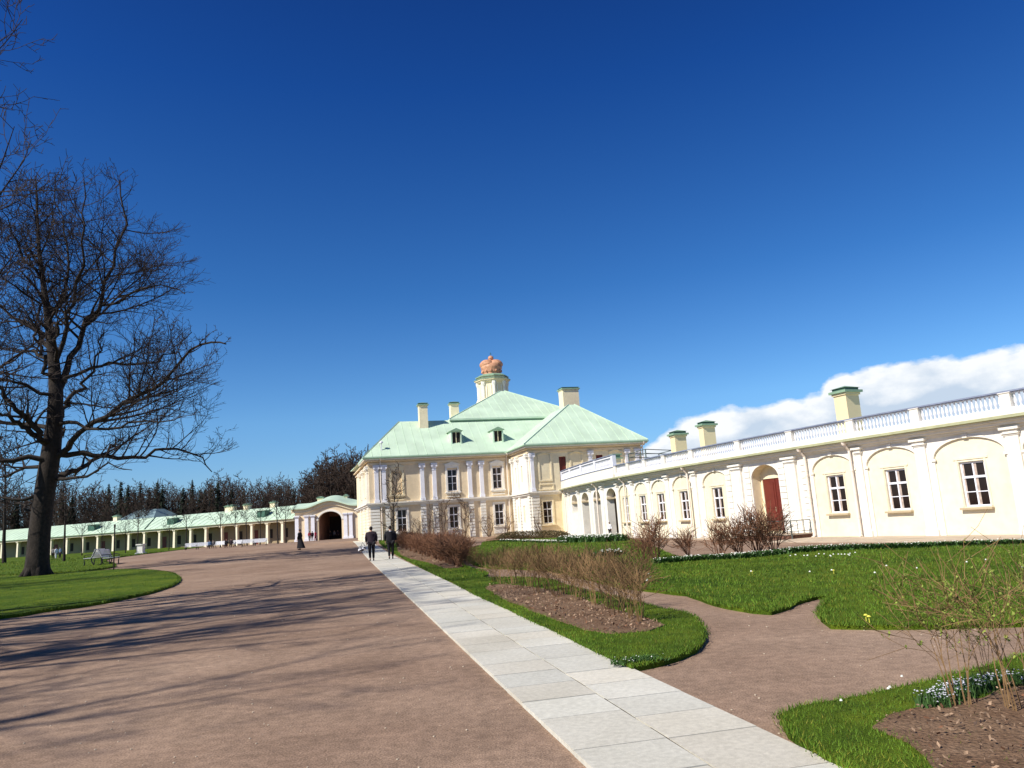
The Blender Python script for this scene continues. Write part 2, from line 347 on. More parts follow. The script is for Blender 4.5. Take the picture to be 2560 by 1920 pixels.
def build_walk():
    rng = random.Random(5); b = MB(); cols = []
    ang = math.atan(.2335); u = Vector((math.cos(ang), math.sin(ang)))          # across the walk
    Y = -2.0; k = 0
    def edge(x0, w, Y, f): return x0 + w * f
    for colm in (0, 1):
        Y = -3.0 + .23 * colm
        while Y < 92:
            ln = .62 if rng.random() < .8 else .86
            Y2 = Y + ln
            fr0, fr1 = (0, .5) if colm == 0 else (.5, 1)
            g = .009
            def pt(fr, YY, du, dy):
                xl, xr = PXL(YY), PXR(YY); X = xl + (xr - xl) * fr + du
                return (X, YY + dy + .22 * (X - xl), )
            p = [pt(fr0, Y, g, g), pt(fr1, Y, -g, g), pt(fr1, Y2, -g, -g), pt(fr0, Y2, g, -g)]
            dz = rng.uniform(0, .004)
            top = [(x, y, gz(x, y) + .034 + dz) for x, y in p]; bot = [(x, y, gz(x, y) - .03) for x, y in p]
            b.mesh(top + bot, [(0, 1, 2, 3), (0, 4, 5, 1), (1, 5, 6, 2), (2, 6, 7, 3), (3, 7, 4, 0)])
            t = rng.uniform(.88, 1.06); w = rng.uniform(-.02, .02); cols += [(t + w, t, t - w)] * 5
            Y = Y2
    o = b.build('pavement', M_slab, kind='structure'); corner_colors(o.data, cols)
    j = MB()                                          # sand bed that shows in the joints
    for i in range(96):
        y0, y1 = -3 + i, -2 + i
        j.quad((PXL(y0) + .01, y0, gz(PXL(y0), y0) + .029), (PXR(y0) - .01, y0, gz(PXR(y0), y0) + .012), (PXR(y1) - .01, y1, gz(PXR(y1), y1) + .029), (PXL(y1) + .01, y1, gz(PXL(y1), y1) + .029))
    j.build('joint_sand', mat('joint_sand', (.07, .06, .05), .95), kind='structure')
build_walk()

# ------------------------------------------------------------------ facade builder in wall coordinates (s along, o outward, z up)
def wall(b, M, s0, s1, z0, z1, ops=(), rev=.15, step=None, o=0, m=0, mr=None):
    mr = m if mr is None else mr
    ss = {s0, s1}; zs = {z0, z1}
    for a, c, d, e, r in ops: ss |= {a, c}; zs |= {d, e + r}
    ss = sorted(x for x in ss if s0 <= x <= s1); zs = sorted(x for x in zs if z0 <= x <= z1)
    if step:
        t = []
        for a, c in zip(ss, ss[1:]):
            n = max(1, int((c - a) / step)); t += [a + (c - a) * k / n for k in range(n)]
        ss = t + [ss[-1]]
    for a, c in zip(ss, ss[1:]):
        for d, e in zip(zs, zs[1:]):
            x, y = (a + c) / 2, (d + e) / 2
            if any(A < x < C and D < y < E + r_ for A, C, D, E, r_ in ops): continue
            b.quad(M(a, o, d), M(c, o, d), M(c, o, e), M(a, o, e), m=m)
    for a, c, d, e, r in ops:
        out = [(a, d), (c, d), (c, e)]
        if r:
            n = 14; arc = [((a + c) / 2 + (c - a) / 2 * math.cos(math.pi * i / n), e + r * math.sin(math.pi * i / n)) for i in range(n + 1)]
            for p, q in zip(arc, arc[1:]):
                b.quad(M(p[0], o, p[1]), M(q[0], o, q[1]), M(q[0], o, e + r), M(p[0], o, e + r), m=m)
            out += arc[1:]
        else: out.append((a, e))
        for p, q in zip(out, out[1:] + out[:1]):
            b.quad(M(p[0], o, p[1]), M(q[0], o, q[1]), M(q[0], o - rev, q[1]), M(p[0], o - rev, p[1]), m=mr)
def window(par, M, s0, s1, z0, z1, o=-.1, rows=(.70, .36), cols=2, sill=True, fr=.07, casing=.0, curtain=False, name='window'):
    b = MB(); D = .05
    b.box(M, s0, s0 + fr, o, o + D, z0, z1); b.box(M, s1 - fr, s1, o, o + D, z0, z1)
    b.box(M, s0 + fr, s1 - fr, o, o + D, z0, z0 + fr); b.box(M, s0 + fr, s1 - fr, o, o + D, z1 - fr, z1)
    H = z1 - z0
    for i, r in enumerate(rows):
        t = .045 if i == 0 else .018; zz = z0 + H * r
        b.box(M, s0 + fr, s1 - fr, o + .003, o + D + (.02 if i == 0 else -.01), zz - t, zz + t)
    for k in range(1, cols):
        c = s0 + (s1 - s0) * k / cols; b.box(M, c - .03, c + .03, o + .006, o + D + .008, z0 + fr, z1 - fr)
    w = b.build(name, M_cool, par)
    p = MB(); p.quad(M(s0 + .01, o + .012, z0 + .01), M(s1 - .01, o + .012, z0 + .01), M(s1 - .01, o + .012, z1 - .01), M(s0 + .01, o + .012, z1 - .01))
    p.build('pane', M_glass, w)
    if sill:
        q = MB(); q.box(M, s0 - .14, s1 + .14, o, .12, z0 - .11, z0 - .03); q.build('sill', M_sill, w)
    if curtain:
        q = MB()
        for k in range(cols):
            a = s0 + (s1 - s0) * (k + 1) / cols - .03; q.box(M, a - .09, a, o + .016, o + .022, z0 + fr, z1 - fr)
        q.build('curtain', M_curtain, w)
    return w
def downpipe(par, M, s, z0, z1, o=.16, r=.065, neck=.5, zt=None):
    b = MB(); pts = [M(s, o, z0 + .12), M(s, o, z1 - .42), M(s, o + neck * .5, z1 - .25), M(s, o + neck, z1 - .06)] if neck else [M(s, o, z0 + .12), M(s, o, z1)]
    pts = [M(s, o + .16, z0 + .04)] + pts
    b.tube(pts, r, 8)
    c = M(s, o + neck, z1 - .16); b.lathe(c, [(r, 0), (r * 1.5, .07), (r * 1.9, .16)], 10)
    for k in range(3):
        c = M(s, o, z0 + .9 + k * (z1 - z0 - 1.2) / 3); b.lathe(c, [(r * 1.25, 0), (r * 1.25, .05)], 8)
    return b.build('downpipe', M_pipe, par, smooth=False)
def chimney(par, M, s0, s1, o0, o1, z0, z1, m=None, cap=True, capm=None):
    b = MB(); b.box(M, s0, s1, o0, o1, z0, z1 - .42); b.box(M, s0 - .06, s1 + .06, o0 - .06, o1 + .06, z1 - .42, z1 - .30)
    b.box(M, s0 - .05, s1 + .05, o0 - .05, o1 + .05, z0, z0 + .35)
    c = b.build('chimney', m or M_cream, par)
    q = MB(); q.box(M, s0 - .16, s1 + .16, o0 - .16, o1 + .16, z1 - .30, z1 - .18, m=0)
    q.box(M, s0 - .02, s1 + .02, o0 - .02, o1 + .02, z1 - .18, z1 - .05, m=1)
    a = [M(s0 - .1, o0 - .1, z1 - .05), M(s1 + .1, o0 - .1, z1 - .05), M(s1 + .1, o1 + .1, z1 - .05), M(s0 - .1, o1 + .1, z1 - .05)]
    t = M((s0 + s1) / 2, (o0 + o1) / 2, z1 + .1)
    q.mesh(a + [t], [(0, 1, 4), (1, 2, 4), (2, 3, 4), (3, 0, 4), (3, 2, 1, 0)], 0)
    q.build('chimney_cap', [capm or M_gutter, M_dkgreen], c)
    return c

# ------------------------------------------------------------------ the curved gallery
def gallery():
    Ys = np.linspace(18, 78, 3001); Xs = np.polyval(GC, Ys); dX = 2 * GC[0] * Ys + GC[1]
    nrm = np.stack([np.ones_like(dX), -dX], 1); nrm /= np.linalg.norm(nrm, axis=1)[:, None]     # points into the building
    Wl = np.stack([Xs, Ys], 1) + .5 * nrm
    s = np.concatenate([[0], np.cumsum(np.linalg.norm(np.diff(Wl, axis=0), axis=1))])
    s -= s[100]                                   # s = 0 where the eave line is at Y = 20
    def M(t, o, z):
        x, y = np.interp(t, s, Wl[:, 0]), np.interp(t, s, Wl[:, 1]); nx, ny = np.interp(t, s, nrm[:, 0]), np.interp(t, s, nrm[:, 1])
        return Vector((x - o * nx, y - o * ny, z))
    Z0, ZE = -.23, 4.25; S0, S1 = 2.0, 59.6
    G = thing('gallery', 'long low cream gallery with white balustrade curving off to the right of the palace', 'building', M(30, 0, Z0))
    bays = [(5.2, 1.45), (8.7, 1.4), (12.25, 1.5), (15.8, 1.36), (19.2, 1.28), (28.55, 1.3), (32.3, 1.2), (35.4, 1.12), (38.2, 1.08), (41.3, 1.0)]
    arches = [(43.0, 45.1), (46.7, 48.6), (50.1, 52.4), (54.2, 56.6)]
    ops = [(c - h, c + h, Z0 + .0, 3.0, .72 if h > 1.15 else .68) for c, h in bays]
    ops += [(22.95, 25.15, .0, 2.98, .72)]
    ops += [(a, c, Z0 + (2.15 if i == 3 else .05), 2.95, .66) for i, (a, c) in enumerate(arches)]
    b = MB(); wall(b, M, S0, S1, Z0 - .5, ZE, ops, rev=.07, step=1.0)
    wl = b.build('wall', M_white, G)
    for c, h in bays:                             # the recessed yellow field of every bay, with its window opening
        b = MB(); wall(b, M, c - h - .05, c + h + .05, Z0 - .5, 3.8, [(c - .53, c + .53, .93, 2.75, 0)], rev=.22, step=.8, o=-.07); b.build('bay_field', M_pale, G)
    b = MB()                                      # deep reveals of portal and arches + the rooms behind
    a, c = 22.95, 25.15
    wall(b, M, a - .2, c + .2, -.1, 3.9, [(a, c, 0, 2.98, .72)], rev=.55, o=-.07, m=0)
    b.build('portal_reveal', M_cream, G)
    b = MB(); wall(b, M, a - .3, c + .3, -.1, 3.95, [(a + .14, c - .14, .12, 2.95, 0)], rev=.12, o=-.62); b.build('portal_wall', M_cream, G)
    b = MB()
    for i, (a, c) in enumerate(arches):
        z0 = Z0 + (2.15 if i == 3 else .05)
        wall(b, M, a - .2, c + .2, z0 - .2, 3.85, [(a, c, z0, 2.95, .66)], rev=.55, o=-.07, m=0)
    b.build('arch_reveal', M_white, G)
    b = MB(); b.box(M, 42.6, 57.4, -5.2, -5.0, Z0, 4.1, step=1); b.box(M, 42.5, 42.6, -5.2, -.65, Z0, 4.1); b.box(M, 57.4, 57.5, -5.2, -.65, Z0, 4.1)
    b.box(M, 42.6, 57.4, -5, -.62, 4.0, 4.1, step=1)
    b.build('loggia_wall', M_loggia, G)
    b = MB(); b.box(M, 42.6, 57.4, -5, -.1, Z0 - .02, Z0 + .05, step=1); b.build('loggia_floor', M_apron, G)
    # imposts inside the arches
    for a, c in arches:
        for e, q in ((a, a + .16), (c - .16, c)): b = MB(); b.box(M, e, q, -.6, .04, 2.78, 2.93); b.build('impost', M_tan, G)
    for c, h in bays:                             # archivolts with a keystone
        b = MB(); r = .72 if h > 1.15 else .68; n = 16
        for k in range(n):
            t0, t1 = math.pi * k / n, math.pi * (k + 1) / n
            q = []
            for t in (t0, t1):
                for dr in (.0, .085):
                    for o in (0.0, .035): q.append(M(c + (h + dr) * math.cos(t), o, 3.0 + (r + dr) * math.sin(t)))
            b.mesh(q, [(0, 1, 5, 4), (1, 3, 7, 5), (3, 2, 6, 7), (2, 0, 4, 6)])
        b.box(M, c - .1, c + .1, 0, .07, 3.0 + r - .02, 3.0 + r + .17)
        for sg in (-1, 1): b.box(M, c + sg * (h + .02) - .1, c + sg * (h + .02) + .1, 0, .05, 2.88, 2.99)
        b.build('archivolt', M_white, G)
    for c, h in bays[1:]:
        w = window(G, M, c - .52, c + .52, .94, 2.74, o=-.22, rows=(.66, .33), curtain=True)
        q = MB(); q.box(M, c - .72, c + .72, -.07, -.035, 2.84, 2.92); q.box(M, c - .62, c - .56, -.07, -.045, .95, 2.84); q.box(M, c + .56, c + .62, -.07, -.045, .95, 2.84)
        q.build('window_casing', M_pale, w)
    # pilasters: (centre, width, kind)
    for c, w, k in [(6.95, .5, 1), (10.4, .5, 1), (14.3, .5, 1), (17.5, .3, 1), (21.9, .75, 2), (26.3, .85, 2), (30.68, .42, 1), (34.1, .42, 1), (36.8, .36, 1), (39.55, .36, 1), (42.4, .32, 1), (45.9, .4, 1), (49.35, .42, 1), (53.3, .5, 1), (57.6, .5, 1), (59.2, .4, 1)]:
        b = MB(); h = w / 2; d = .09 if k == 1 else .14
        b.box(M, c - h, c + h, 0, d, Z0 + .3, 3.58); b.box(M, c - h - .05, c + h + .05, 0, d + .04, Z0 - .3, Z0 + .3)
        b.box(M, c - h - .03, c + h + .03, 0, d + .03, 3.58, 3.64); b.box(M, c - h - .07, c + h + .07, 0, d + .08, 3.64, 3.70)
        b.box(M, c - h - .02, c + h + .02, 0, d + .05, 3.70, 3.80); b.box(M, c - h - .12, c + h + .12, 0, d + .14, 3.80, 3.90)
        b.box(M, c - h + .1, c + h - .1, d, d + .025, Z0 + .5, 3.3) if k == 2 else None
        b.build('pilaster', M_white, G)
    for c in (21.0, 22.65, 25.45, 27.2):
        b = MB()
        for k in range(13):
            z = Z0 - .2 + k * .32; b.box(M, c - .24, c + .24, 0, .06, z, z + .29)
        b.build('rusticated_pier', M_white, G)
    b = MB()                                      # cornice
    b.box(M, S0, S1 + .1, 0, .12, 3.90, 4.0, step=.8); b.box(M, S0, S1 + .3, -.3, .42, 4.12, 4.2, step=.8); b.box(M, S0, S1 + .2, 0, .28, 4.0, 4.12, step=.8)
    b.build('cornice', M_white, G)
    b = MB(); b.box(M, S0, S1 + .35, -.3, .52, 4.2, 4.27, step=.8); b.box(M, S0, S1 + .38, .52, .6, 4.22, 4.33, step=.8)
    b.build('gutter', [M_brass], G)
    b = MB(); b.box(M, S0, 42.0, -.12, .34, 4.27, 4.58, step=.8); b.build('parapet_plinth', M_white, G)
    # balustrade
    ps = [6.9, 10.27, 14.13, 17.55, 21.5, 25.7, 30.45, 33.9, 36.77, 39.6, 42.0]
    for p in ps:
        b = MB(); b.box(M, p - .2, p + .2, -.02, .3, 4.58, 5.18); b.box(M, p - .24, p + .24, -.05, .33, 5.18, 5.21); b.build('balustrade_pier', M_white, G)
    prof = [(.045, 0), (.045, .05), (.028, .08), (.06, .2), (.055, .27), (.026, .40), (.04, .47), (.045, .54)]
    for p, q in zip([S0] + ps, ps):
        b = MB(); a0, a1 = p + .2, q - .2; n = max(2, round((a1 - a0) / .185))
        for k in range(n): b.lathe(M(a0 + (k + .5) * (a1 - a0) / n, .14, 4.62), prof, 6)
        b.box(M, a0, a1, .02, .26, 4.58, 4.62, step=.8); b.box(M, a0, a1, .02, .26, 5.16, 5.2, step=.8)
        b.build('balustrade_panel', M_cool, G)
    b = MB(); b.box(M, S0, 42.2, -.04, .32, 5.21, 5.27, step=.8); b.build('handrail', M_rail, G)
    # raised terrace parapet next to the palace
    b = MB(); b.box(M, 42.2, S1 + .2, .0, .36, 4.27, 5.12, step=.8); b.box(M, S1, S1 + .2, -8, .0, 4.27, 5.12); b.build('terrace_parapet', M_white, G)
    b = MB(); b.box(M, 42.2, S1 + .2, .03, .40, 5.12, 5.17, step=.8); b.build('parapet_flashing', M_rail, G)
    tp = [42.4, 46.6, 50.8, 55.2, S1]
    for p in tp:
        b = MB(); b.box(M, p - .2, p + .2, .03, .33, 5.17, 6.05); b.build('terrace_pier', M_cool, G)
    for p, q in zip(tp, tp[1:]):
        b = MB(); a0, a1 = p + .2, q - .2
        b.box(M, a0, a1, .06, .3, 5.17, 5.25, step=.8); b.box(M, a0, a1, .06, .3, 5.9, 6.0, step=.8); n = round((a1 - a0) / .2)
        for k in range(n): b.lathe(M(a0 + (k + .5) * (a1 - a0) / n, .18, 5.25), [(r, z * 1.2) for r, z in prof], 6)
        b.build('terrace_balustrade', M_cool, G)
    b = MB(); b.box(M, 42.2, S1 + .22, .0, .36, 6.05, 6.12, step=.8); b.build('terrace_handrail', M_rail, G)
    # body and flat roof
    b = MB(); b.box(M, S0, S1, -7.5, -.3, 4.0, 4.45, step=1); b.build('roof', M_roof, G)
    b = MB(); b.box(M, S0, S1, -7.6, -7.3, Z0 - .5, 4.3, step=1); b.box(M, S0 - .2, S0, -7.6, 0, Z0 - .5, 4.3); b.box(M, S1, S1 + .15, -9, .0, Z0 - .5, 4.3)
    b.build('rear_wall', M_cream, G)
    for sp, tt in ((17.9, 0), (20.75, 0), (31.3, 0), (40.8, 0), (47.1, 0), (59.45, 0)): downpipe(G, M, sp, Z0, 4.22, neck=.3)
    for s0, s1, o1, zt in ((19.1, 19.9, -1.8, 7.2), (32.4, 33.0, -2.3, 7.3), (35.8, 36.5, -2.0, 7.1)):
        chimney(G, M, s0 + .3, s1 + .3, o1 - .9, o1, 4.4, zt, M_chim)
    # double door
    d = MB(); a, c = 23.1, 25.0
    d.box(M, a, c, -.72, -.66, .12, 2.94)
    for k in (0, 1):
        x0 = a + .04 + k * .95; x1 = x0 + .87
        for z0, z1 in ((.2, .75), (.83, 1.0), (1.08, 1.25), (1.35, 2.75)):
            d.box(M, x0 + .1, x1 - .1, -.66, -.635, z0, z1)
    d.box(M, 24.02, 24.08, -.66, -.63, .14, 2.92)
    dr = d.build('door', M_door, G)
    h = MB(); h.tube([M(24.14, -.6, 1.15), M(24.14, -.6, 1.4)], .014, 6); h.build('handle', M_sill, dr)
    # pale apron along the foot of the wall
    b = MB(); b.box(M, S0, 20.8, -.05, 3.3, Z0 - .2, Z0 + .05, step=1); b.box(M, 20.8, 30, -.05, 1.2, Z0 - .2, Z0 + .045, step=1); b.build('apron', M_apron, kind='structure')
    # entrance steps with railings
    St = thing('entrance_steps', 'small brick entrance steps with iron railings in front of the red door', 'steps', M(23.8, .5, Z0))
    b = MB(); b.box(M, 21.0, 25.2, .02, 1.35, Z0 - .2, -.01); b.box(M, 22.9, 25.0, 1.35, 1.65, Z0 - .2, -.09); b.box(M, 22.9, 25.0, 1.65, 1.95, Z0 - .2, -.17); b.build('step_block', M_brick, St)
    b = MB(); b.box(M, 20.95, 25.25, .02, 1.4, -.01, .04); b.build('landing', M_apron, St)
    b = MB()
    def rail(p0, p1, n, h=.85):
        b.tube([p0 + Vector((0, 0, h)), p1 + Vector((0, 0, h))], .022, 5); b.tube([p0 + Vector((0, 0, .12)), p1 + Vector((0, 0, .12))], .016, 5)
        for k in range(n + 1):
            q = p0.lerp(p1, k / n); b.tube([q, q + Vector((0, 0, h))], .018, 5)
    rail(M(25.2, .05, .04), M(25.2, 1.35, .04), 3, .65); b.build('railing', M_iron, St); b = MB()
    rail(M(22.7, 1.35, .04), M(21.0, 1.35, .04), 6, .65); rail(M(21.0, 1.35, .04), M(21.0, .1, .04), 3, .65); b.tube([M(20.93, 1.42, -.4), M(20.93, 1.42, .7)], .03, 5)
    b.build('railing', M_iron, St)
    return M
GM = gallery()

# ------------------------------------------------------------------ the palace
PA = R(16); PU = Vector((math.cos(PA), math.sin(PA), 0)); PV = Vector((-math.sin(PA), math.cos(PA), 0))
PO = Vector((.83, 79.73, 0)) + .6 * PV + .6 * PU
def P(a, b, z): return PO + a * PU + b * PV + Vector((0, 0, z))
def palace():
    G = thing('palace', 'two storey cream palace with pale green hipped roofs and a crown on its tower', 'palace', P(0, 0, 0))
    FB = 7.1; BACK = 26
    MF = lambda s, o, z: P(s, FB - o, z)              # main front
    MR = lambda s, o, z: P(s, -o, z)                  # front of the projecting wing
    MS = lambda s, o, z: P(-o, s, z)                  # its left flank
    ML = lambda s, o, z: P(-16.1 - o, s, z)           # left end of the palace
    EV = 9.15
    up = [(-13.1, 0), (-6.9, 1), (-1.7, 1)]; lo = [-12.65, -6.92, -1.72]
    ops = [(c - .57, c + .57, 5.27, 7.7, 0) for c, _ in up] + [(c - .53, c + .53, 1.2, 3.6, 0) for c in lo]
    b = MB(); wall(b, MF, -16.1, 0, -.6, EV, ops, rev=.22); b.build('front_wall', M_tan, G)
    opr = [(1.18, 2.22, 1.06, 3.4, 0), (3.35, 4.15, 5.1, 8.0, 0), (7.6, 8.4, 5.1, 8.0, 0)]
    b = MB(); wall(b, MR, 0, 13.0, -.6, EV, opr, rev=.22); b.build('wing_wall', M_cream, G)
    ops = [(.5 + 2.2, 3.3, 5.6, 7.4, 0), (2.7, 3.3, 1.3, 3.1, 0), (5.0, 5.5, 1.3, 3.1, 0), (5.0, 5.5, 5.6, 7.4, 0)]
    b = MB(); wall(b, MS, 0, FB, -.6, EV, ops, rev=.12); b.build('wing_flank', M_white, G)
    for a, c, d, e, _ in ops: b = MB(); b.quad(MS(a, -.1, d), MS(c, -.1, d), MS(c, -.1, e), MS(a, -.1, e)); b.build('slot_niche', M_tan, G)
    lops = [(10.5, 11.6, 5.2, 7.4, 0), (10.5, 11.6, 1.2, 3.6, 0), (16, 17.1, 5.2, 7.4, 0), (16, 17.1, 1.2, 3.6, 0)]
    b = MB(); wall(b, ML, FB, BACK, -.6, EV, lops, rev=.2); b.build('end_wall', M_cream, G)
    b = MB(); b.box(P, -16.1, 13, BACK - .2, BACK, -.6, EV); b.box(P, 12.8, 13.0, .1, BACK, -.6, EV); b.box(P, -16, 13, 8, BACK, EV - .3, EV - .1); b.build('rear_wall', M_cream, G)
    for a, c, d, e, _ in lops: window(G, ML, a + .02, c - .02, d + .02, e - .02, o=-.15, rows=(.66, .33))
    # windows
    for c, real in up:
        if real: w = window(G, MF, c - .55, c + .55, 5.29, 7.68, o=-.18, rows=(.68, .36), sill=False, curtain=(c > -5))
        else:
            q = MB(); q.quad(*(MF(x, -.14, z) for x, z in ((c - .57, 5.27), (c + .57, 5.27), (c + .57, 7.7), (c - .57, 7.7)))); w = q.build('blind_window', M_tan, G)
        q = MB(); x0, x1 = c - .57, c + .57
        for s0, s1 in ((x0 - .22, x0), (x1, x1 + .22)): q.box(MF, s0, s1, 0, .09, 5.2, 7.85)
        q.box(MF, x0 - .30, x1 + .30, 0, .2, 5.05, 5.2); q.box(MF, x0 - .18, x1 + .18, 0, .09, 4.62, 4.72); q.box(MF, x0 - .18, x1 + .18, 0, .09, 4.9, 5.05)
        q.box(MF, x0 - .22, x1 + .22, 0, .07, 7.85, 8.15); q.box(MF, x0 - .32, x1 + .32, 0, .16, 8.15, 8.24)
        q.mesh([MF(x0 - .3, 0, 8.24), MF(c, 0, 8.55), MF(x1 + .3, 0, 8.24), MF(x0 - .3, .16, 8.24), MF(c, .16, 8.55), MF(x1 + .3, .16, 8.24)], [(0, 1, 4, 3), (1, 2, 5, 4), (3, 4, 5), (0, 3, 5, 2)])
        q.build('window_surround', M_white if real else M_cream, w)
    for c in lo:
        w = window(G, MF, c - .51, c + .51, 1.22, 3.58, o=-.18, rows=(.62, .31), sill=False)
        q = MB(); x0, x1 = c - .53, c + .53
        for s0, s1 in ((x0 - .2, x0), (x1, x1 + .2)): q.box(MF, s0, s1, 0, .07, 1.15, 3.75)
        q.box(MF, x0, x1, 0, .07, 3.6, 3.75); q.box(MF, x0 - .28, x1 + .28, 0, .17, 1.02, 1.15); q.box(MF, x0 - .2, x1 + .2, 0, .05, .3, 1.02)
        q.build('window_surround', M_white, w)
    w = window(G, MR, 1.2, 2.2, 1.08, 3.38, o=-.18, rows=(.64, .32), sill=False)
    q = MB()
    for s0, s1 in ((1.0, 1.18), (2.22, 2.4)): q.box(MR, s0, s1, 0, .07, .95, 3.7)
    q.box(MR, 1.18, 2.22, 0, .07, 3.4, 3.7); q.box(MR, .9, 2.5, 0, .2, .85, .98)
    q.build('window_surround', M_cream, w)
    for c in (3.75, 8.0):
        d = MB(); d.box(MR, c - .4, c + .4, -.2, -.15, 5.1, 7.98); d.box(MR, c - .03, c + .03, -.15, -.12, 5.1, 7.95)
        for z0, z1 in ((5.25, 6.2), (6.4, 7.8)):
            for x in (-.2, .2): d.box(MR, c + x - .13, c + x + .13, -.15, -.135, z0, z1)
        d.build('terrace_door', M_door, G)
    # blind panels of the wing's upper floor
    for c, w_ in ((1.72, 1.2), (5.3, 1.2), (9.9, 1.2)):
        q = MB(); x0, x1 = c - w_ / 2, c + w_ / 2
        for s0, s1 in ((x0 - .16, x0), (x1, x1 + .16)): q.box(MR, s0, s1, 0, .08, 5.45, 8.2)
        q.box(MR, x0, x1, 0, .08, 5.45, 5.6); q.box(MR, x0 - .2, x1 + .2, 0, .14, 4.55, 4.65); q.box(MR, x0 - .2, x1 + .2, 0, .1, 5.1, 5.2); q.box(MR, x0 - .2, x0 - .1, 0, .1, 4.65, 5.1); q.box(MR, x1 + .1, x1 + .2, 0, .1, 4.65, 5.1)
        n = 8
        for k in range(n):
            t0, t1 = k / n, (k + 1) / n; h = lambda t: 8.2 + .22 * math.sin(math.pi * t) ** 2
            q.mesh([MR(x0 - .2 + (w_ + .4) * t, o, h(t) + dz) for t in (t0, t1) for o in (0, .14) for dz in (0, .12)], [(0, 2, 6, 4), (1, 3, 7, 5), (2, 3, 7, 6)])
        q.build('blind_panel', M_cream, G)
    # pilasters on the upper floor, rusticated strips below
    def pil(M, c, w=.44, z0=4.45, m=M_cool):
        q = MB(); h = w / 2; q.box(M, c - h, c + h, 0, .2, z0, 7.95); q.box(M, c - h - .06, c + h + .06, 0, .25, z0, z0 + .28)
        q.box(M, c - h - .04, c + h + .04, 0, .23, 7.7, 7.76)
        for k, (zz, e) in enumerate(((7.95, .04), (8.12, .09), (8.3, .14))): q.box(M, c - h - e, c + h + e, 0, .22 + e, zz, zz + .17)
        for sg in (-1, 1): q.tube([M(c + sg * (h + .04), .05, 8.15), M(c + sg * (h + .04), .36, 8.15)], .11, 8)
        q.build('pilaster', m, G)
    def rust(M, c, w=.62, z1=4.0, m=M_white):
        q = MB(); z = -.5; h = w / 2
        while z < z1 - .1: q.box(M, c - h, c + h, 0, .17, z, min(z + .27, z1)); z += .33
        q.build('rusticated_strip', m, G)
    for c in (-10.3, -8.95, -4.93, -3.57): pil(MF, c); rust(MF, c)
    for c in (-15.3, -14.5): pil(MF, c)
    rust(MF, -15.55, 1.05); rust(MF, -14.2, .5)
    for c in (.28,): pil(MR, c, .36); rust(MR, c + .15, .85)
    for c in (6.9, 12.4, 11.2): pil(MR, c, .4)
    for c in (.5, 6.4): pil(MS, c, .5, m=M_white); rust(MS, c, .8)
    for c in (4.2,): pil(MS, c, .4, m=M_white); rust(MS, c, .5)
    for c in (7.6, 9.0, 12.8, 14.3, 18.5): pil(ML, c, .5, m=M_white); rust(ML, c, .7)
    # bands and cornices
    b = MB(); 
    for z0, z1, o in ((4.0, 4.12, .14), (4.12, 4.3, .26), (4.3, 4.42, .40)):
        b.box(MF, -16.1 - o, 0, 0, o, z0, z1); b.box(MR, -o, 13, 0, o, z0, z1); b.box(MS, .002, FB - .002, 0, o - .002, z0, z1); b.box(ML, FB + .002, BACK, 0, o - .002, z0, z1)
    b.build('storey_band', M_white, G)
    b = MB()
    for z0, z1, o in ((8.5, 8.72, .12), (8.86, 9.0, .34)):
        b.box(MF, -16.1 - o, 0, 0, o, z0, z1); b.box(MR, -o, 13 + o, 0, o, z0, z1); b.box(MS, .002, FB - .002, 0, o - .002, z0, z1); b.box(ML, FB + .002, BACK, 0, o - .002, z0, z1)
    b.build('cornice', M_tan, G)
    # roofs: eaves slab + sloping faces with standing seams
    def eave(name, a0, a1, b0, b1, z, t=.26, m=M_roof, mm=M_white):
        q = MB(); q.box(P, a0, a1, b0, b1, z, z + t); q.build(name, m, G)
        q = MB(); q.box(P, a0 + .06, a1 - .06, b0 + .06, b1 - .06, z - .12, z - .002); q.build('soffit', mm, G)
    E = .62; EH = .26
    eave('eave', -16.1 - E, -.3, FB - E, 14, EV); eave('eave', -.301 - E + .3, 13 + E, -E, 13.9, EV + .003)
    def hip(name, low, high, z0, z1, m=M_roof, seams=1.0):
        a0, a1, b0, b1 = low; c0, c1, d0, d1 = high
        L = [P(a0, b0, z0), P(a1, b0, z0), P(a1, b1, z0), P(a0, b1, z0)]; H = [P(c0, d0, z1), P(c1, d0, z1), P(c1, d1, z1), P(c0, d1, z1)]
        q = MB(); q.mesh(L + H, [(0, 1, 5, 4), (1, 2, 6, 5), (2, 3, 7, 6), (3, 0, 4, 7), (4, 5, 6, 7), (0, 3, 2, 1)])
        r = q.build(name, m, G)
        s = MB()
        for k in range(4):
            p, p2, h, h2 = L[k], L[(k + 1) % 4], H[k], H[(k + 1) % 4]
            n = (p2 - p).cross(h - p).normalized(); n = n if n.z > 0 else -n
            s.tube([p + n * .02, h + n * .02], .07, 4)
            if k > 1: continue
            d = (p2 - p); ln = d.length; d.normalize(); num = int(ln / seams)
            t0, t1 = (h - p).dot(d), (h2 - p).dot(d)
            for j in range(1, num):
                x = j * seams
                f = 1.0 if t0 <= x <= t1 else (x / t0 if x < t0 else (ln - x) / (ln - t1))
                base = p + d * x; upv = (h - p) - d * t0
                s.tube([base + n * .01, base + upv * max(.0, f - .02) + n * .01], .026, 4, cap=False)
        s.build('roof_seams', M_gutter if m is M_gutter else M_roof, r)
        return r
    hip('roof', (-16.1 - E, 6, FB - E, BACK + E), (-11.9, 6, 12.6, 20), EV + .26, 14.0)
    hip('wing_roof', (-E, 13 + E, -E, 22), (7.2, 7.9, 6.2, 16), EV + .27, 14.55)
    b = MB(); b.box(P, -5.2, 11.0, 12.6, 27, 13.3, 13.9); b.build('lantern_base', M_dkgreen, G)
    eave('upper_eave', -5.9, 11.7, 12.0, 27.6, 13.9, .2, M_roof, M_gutter)
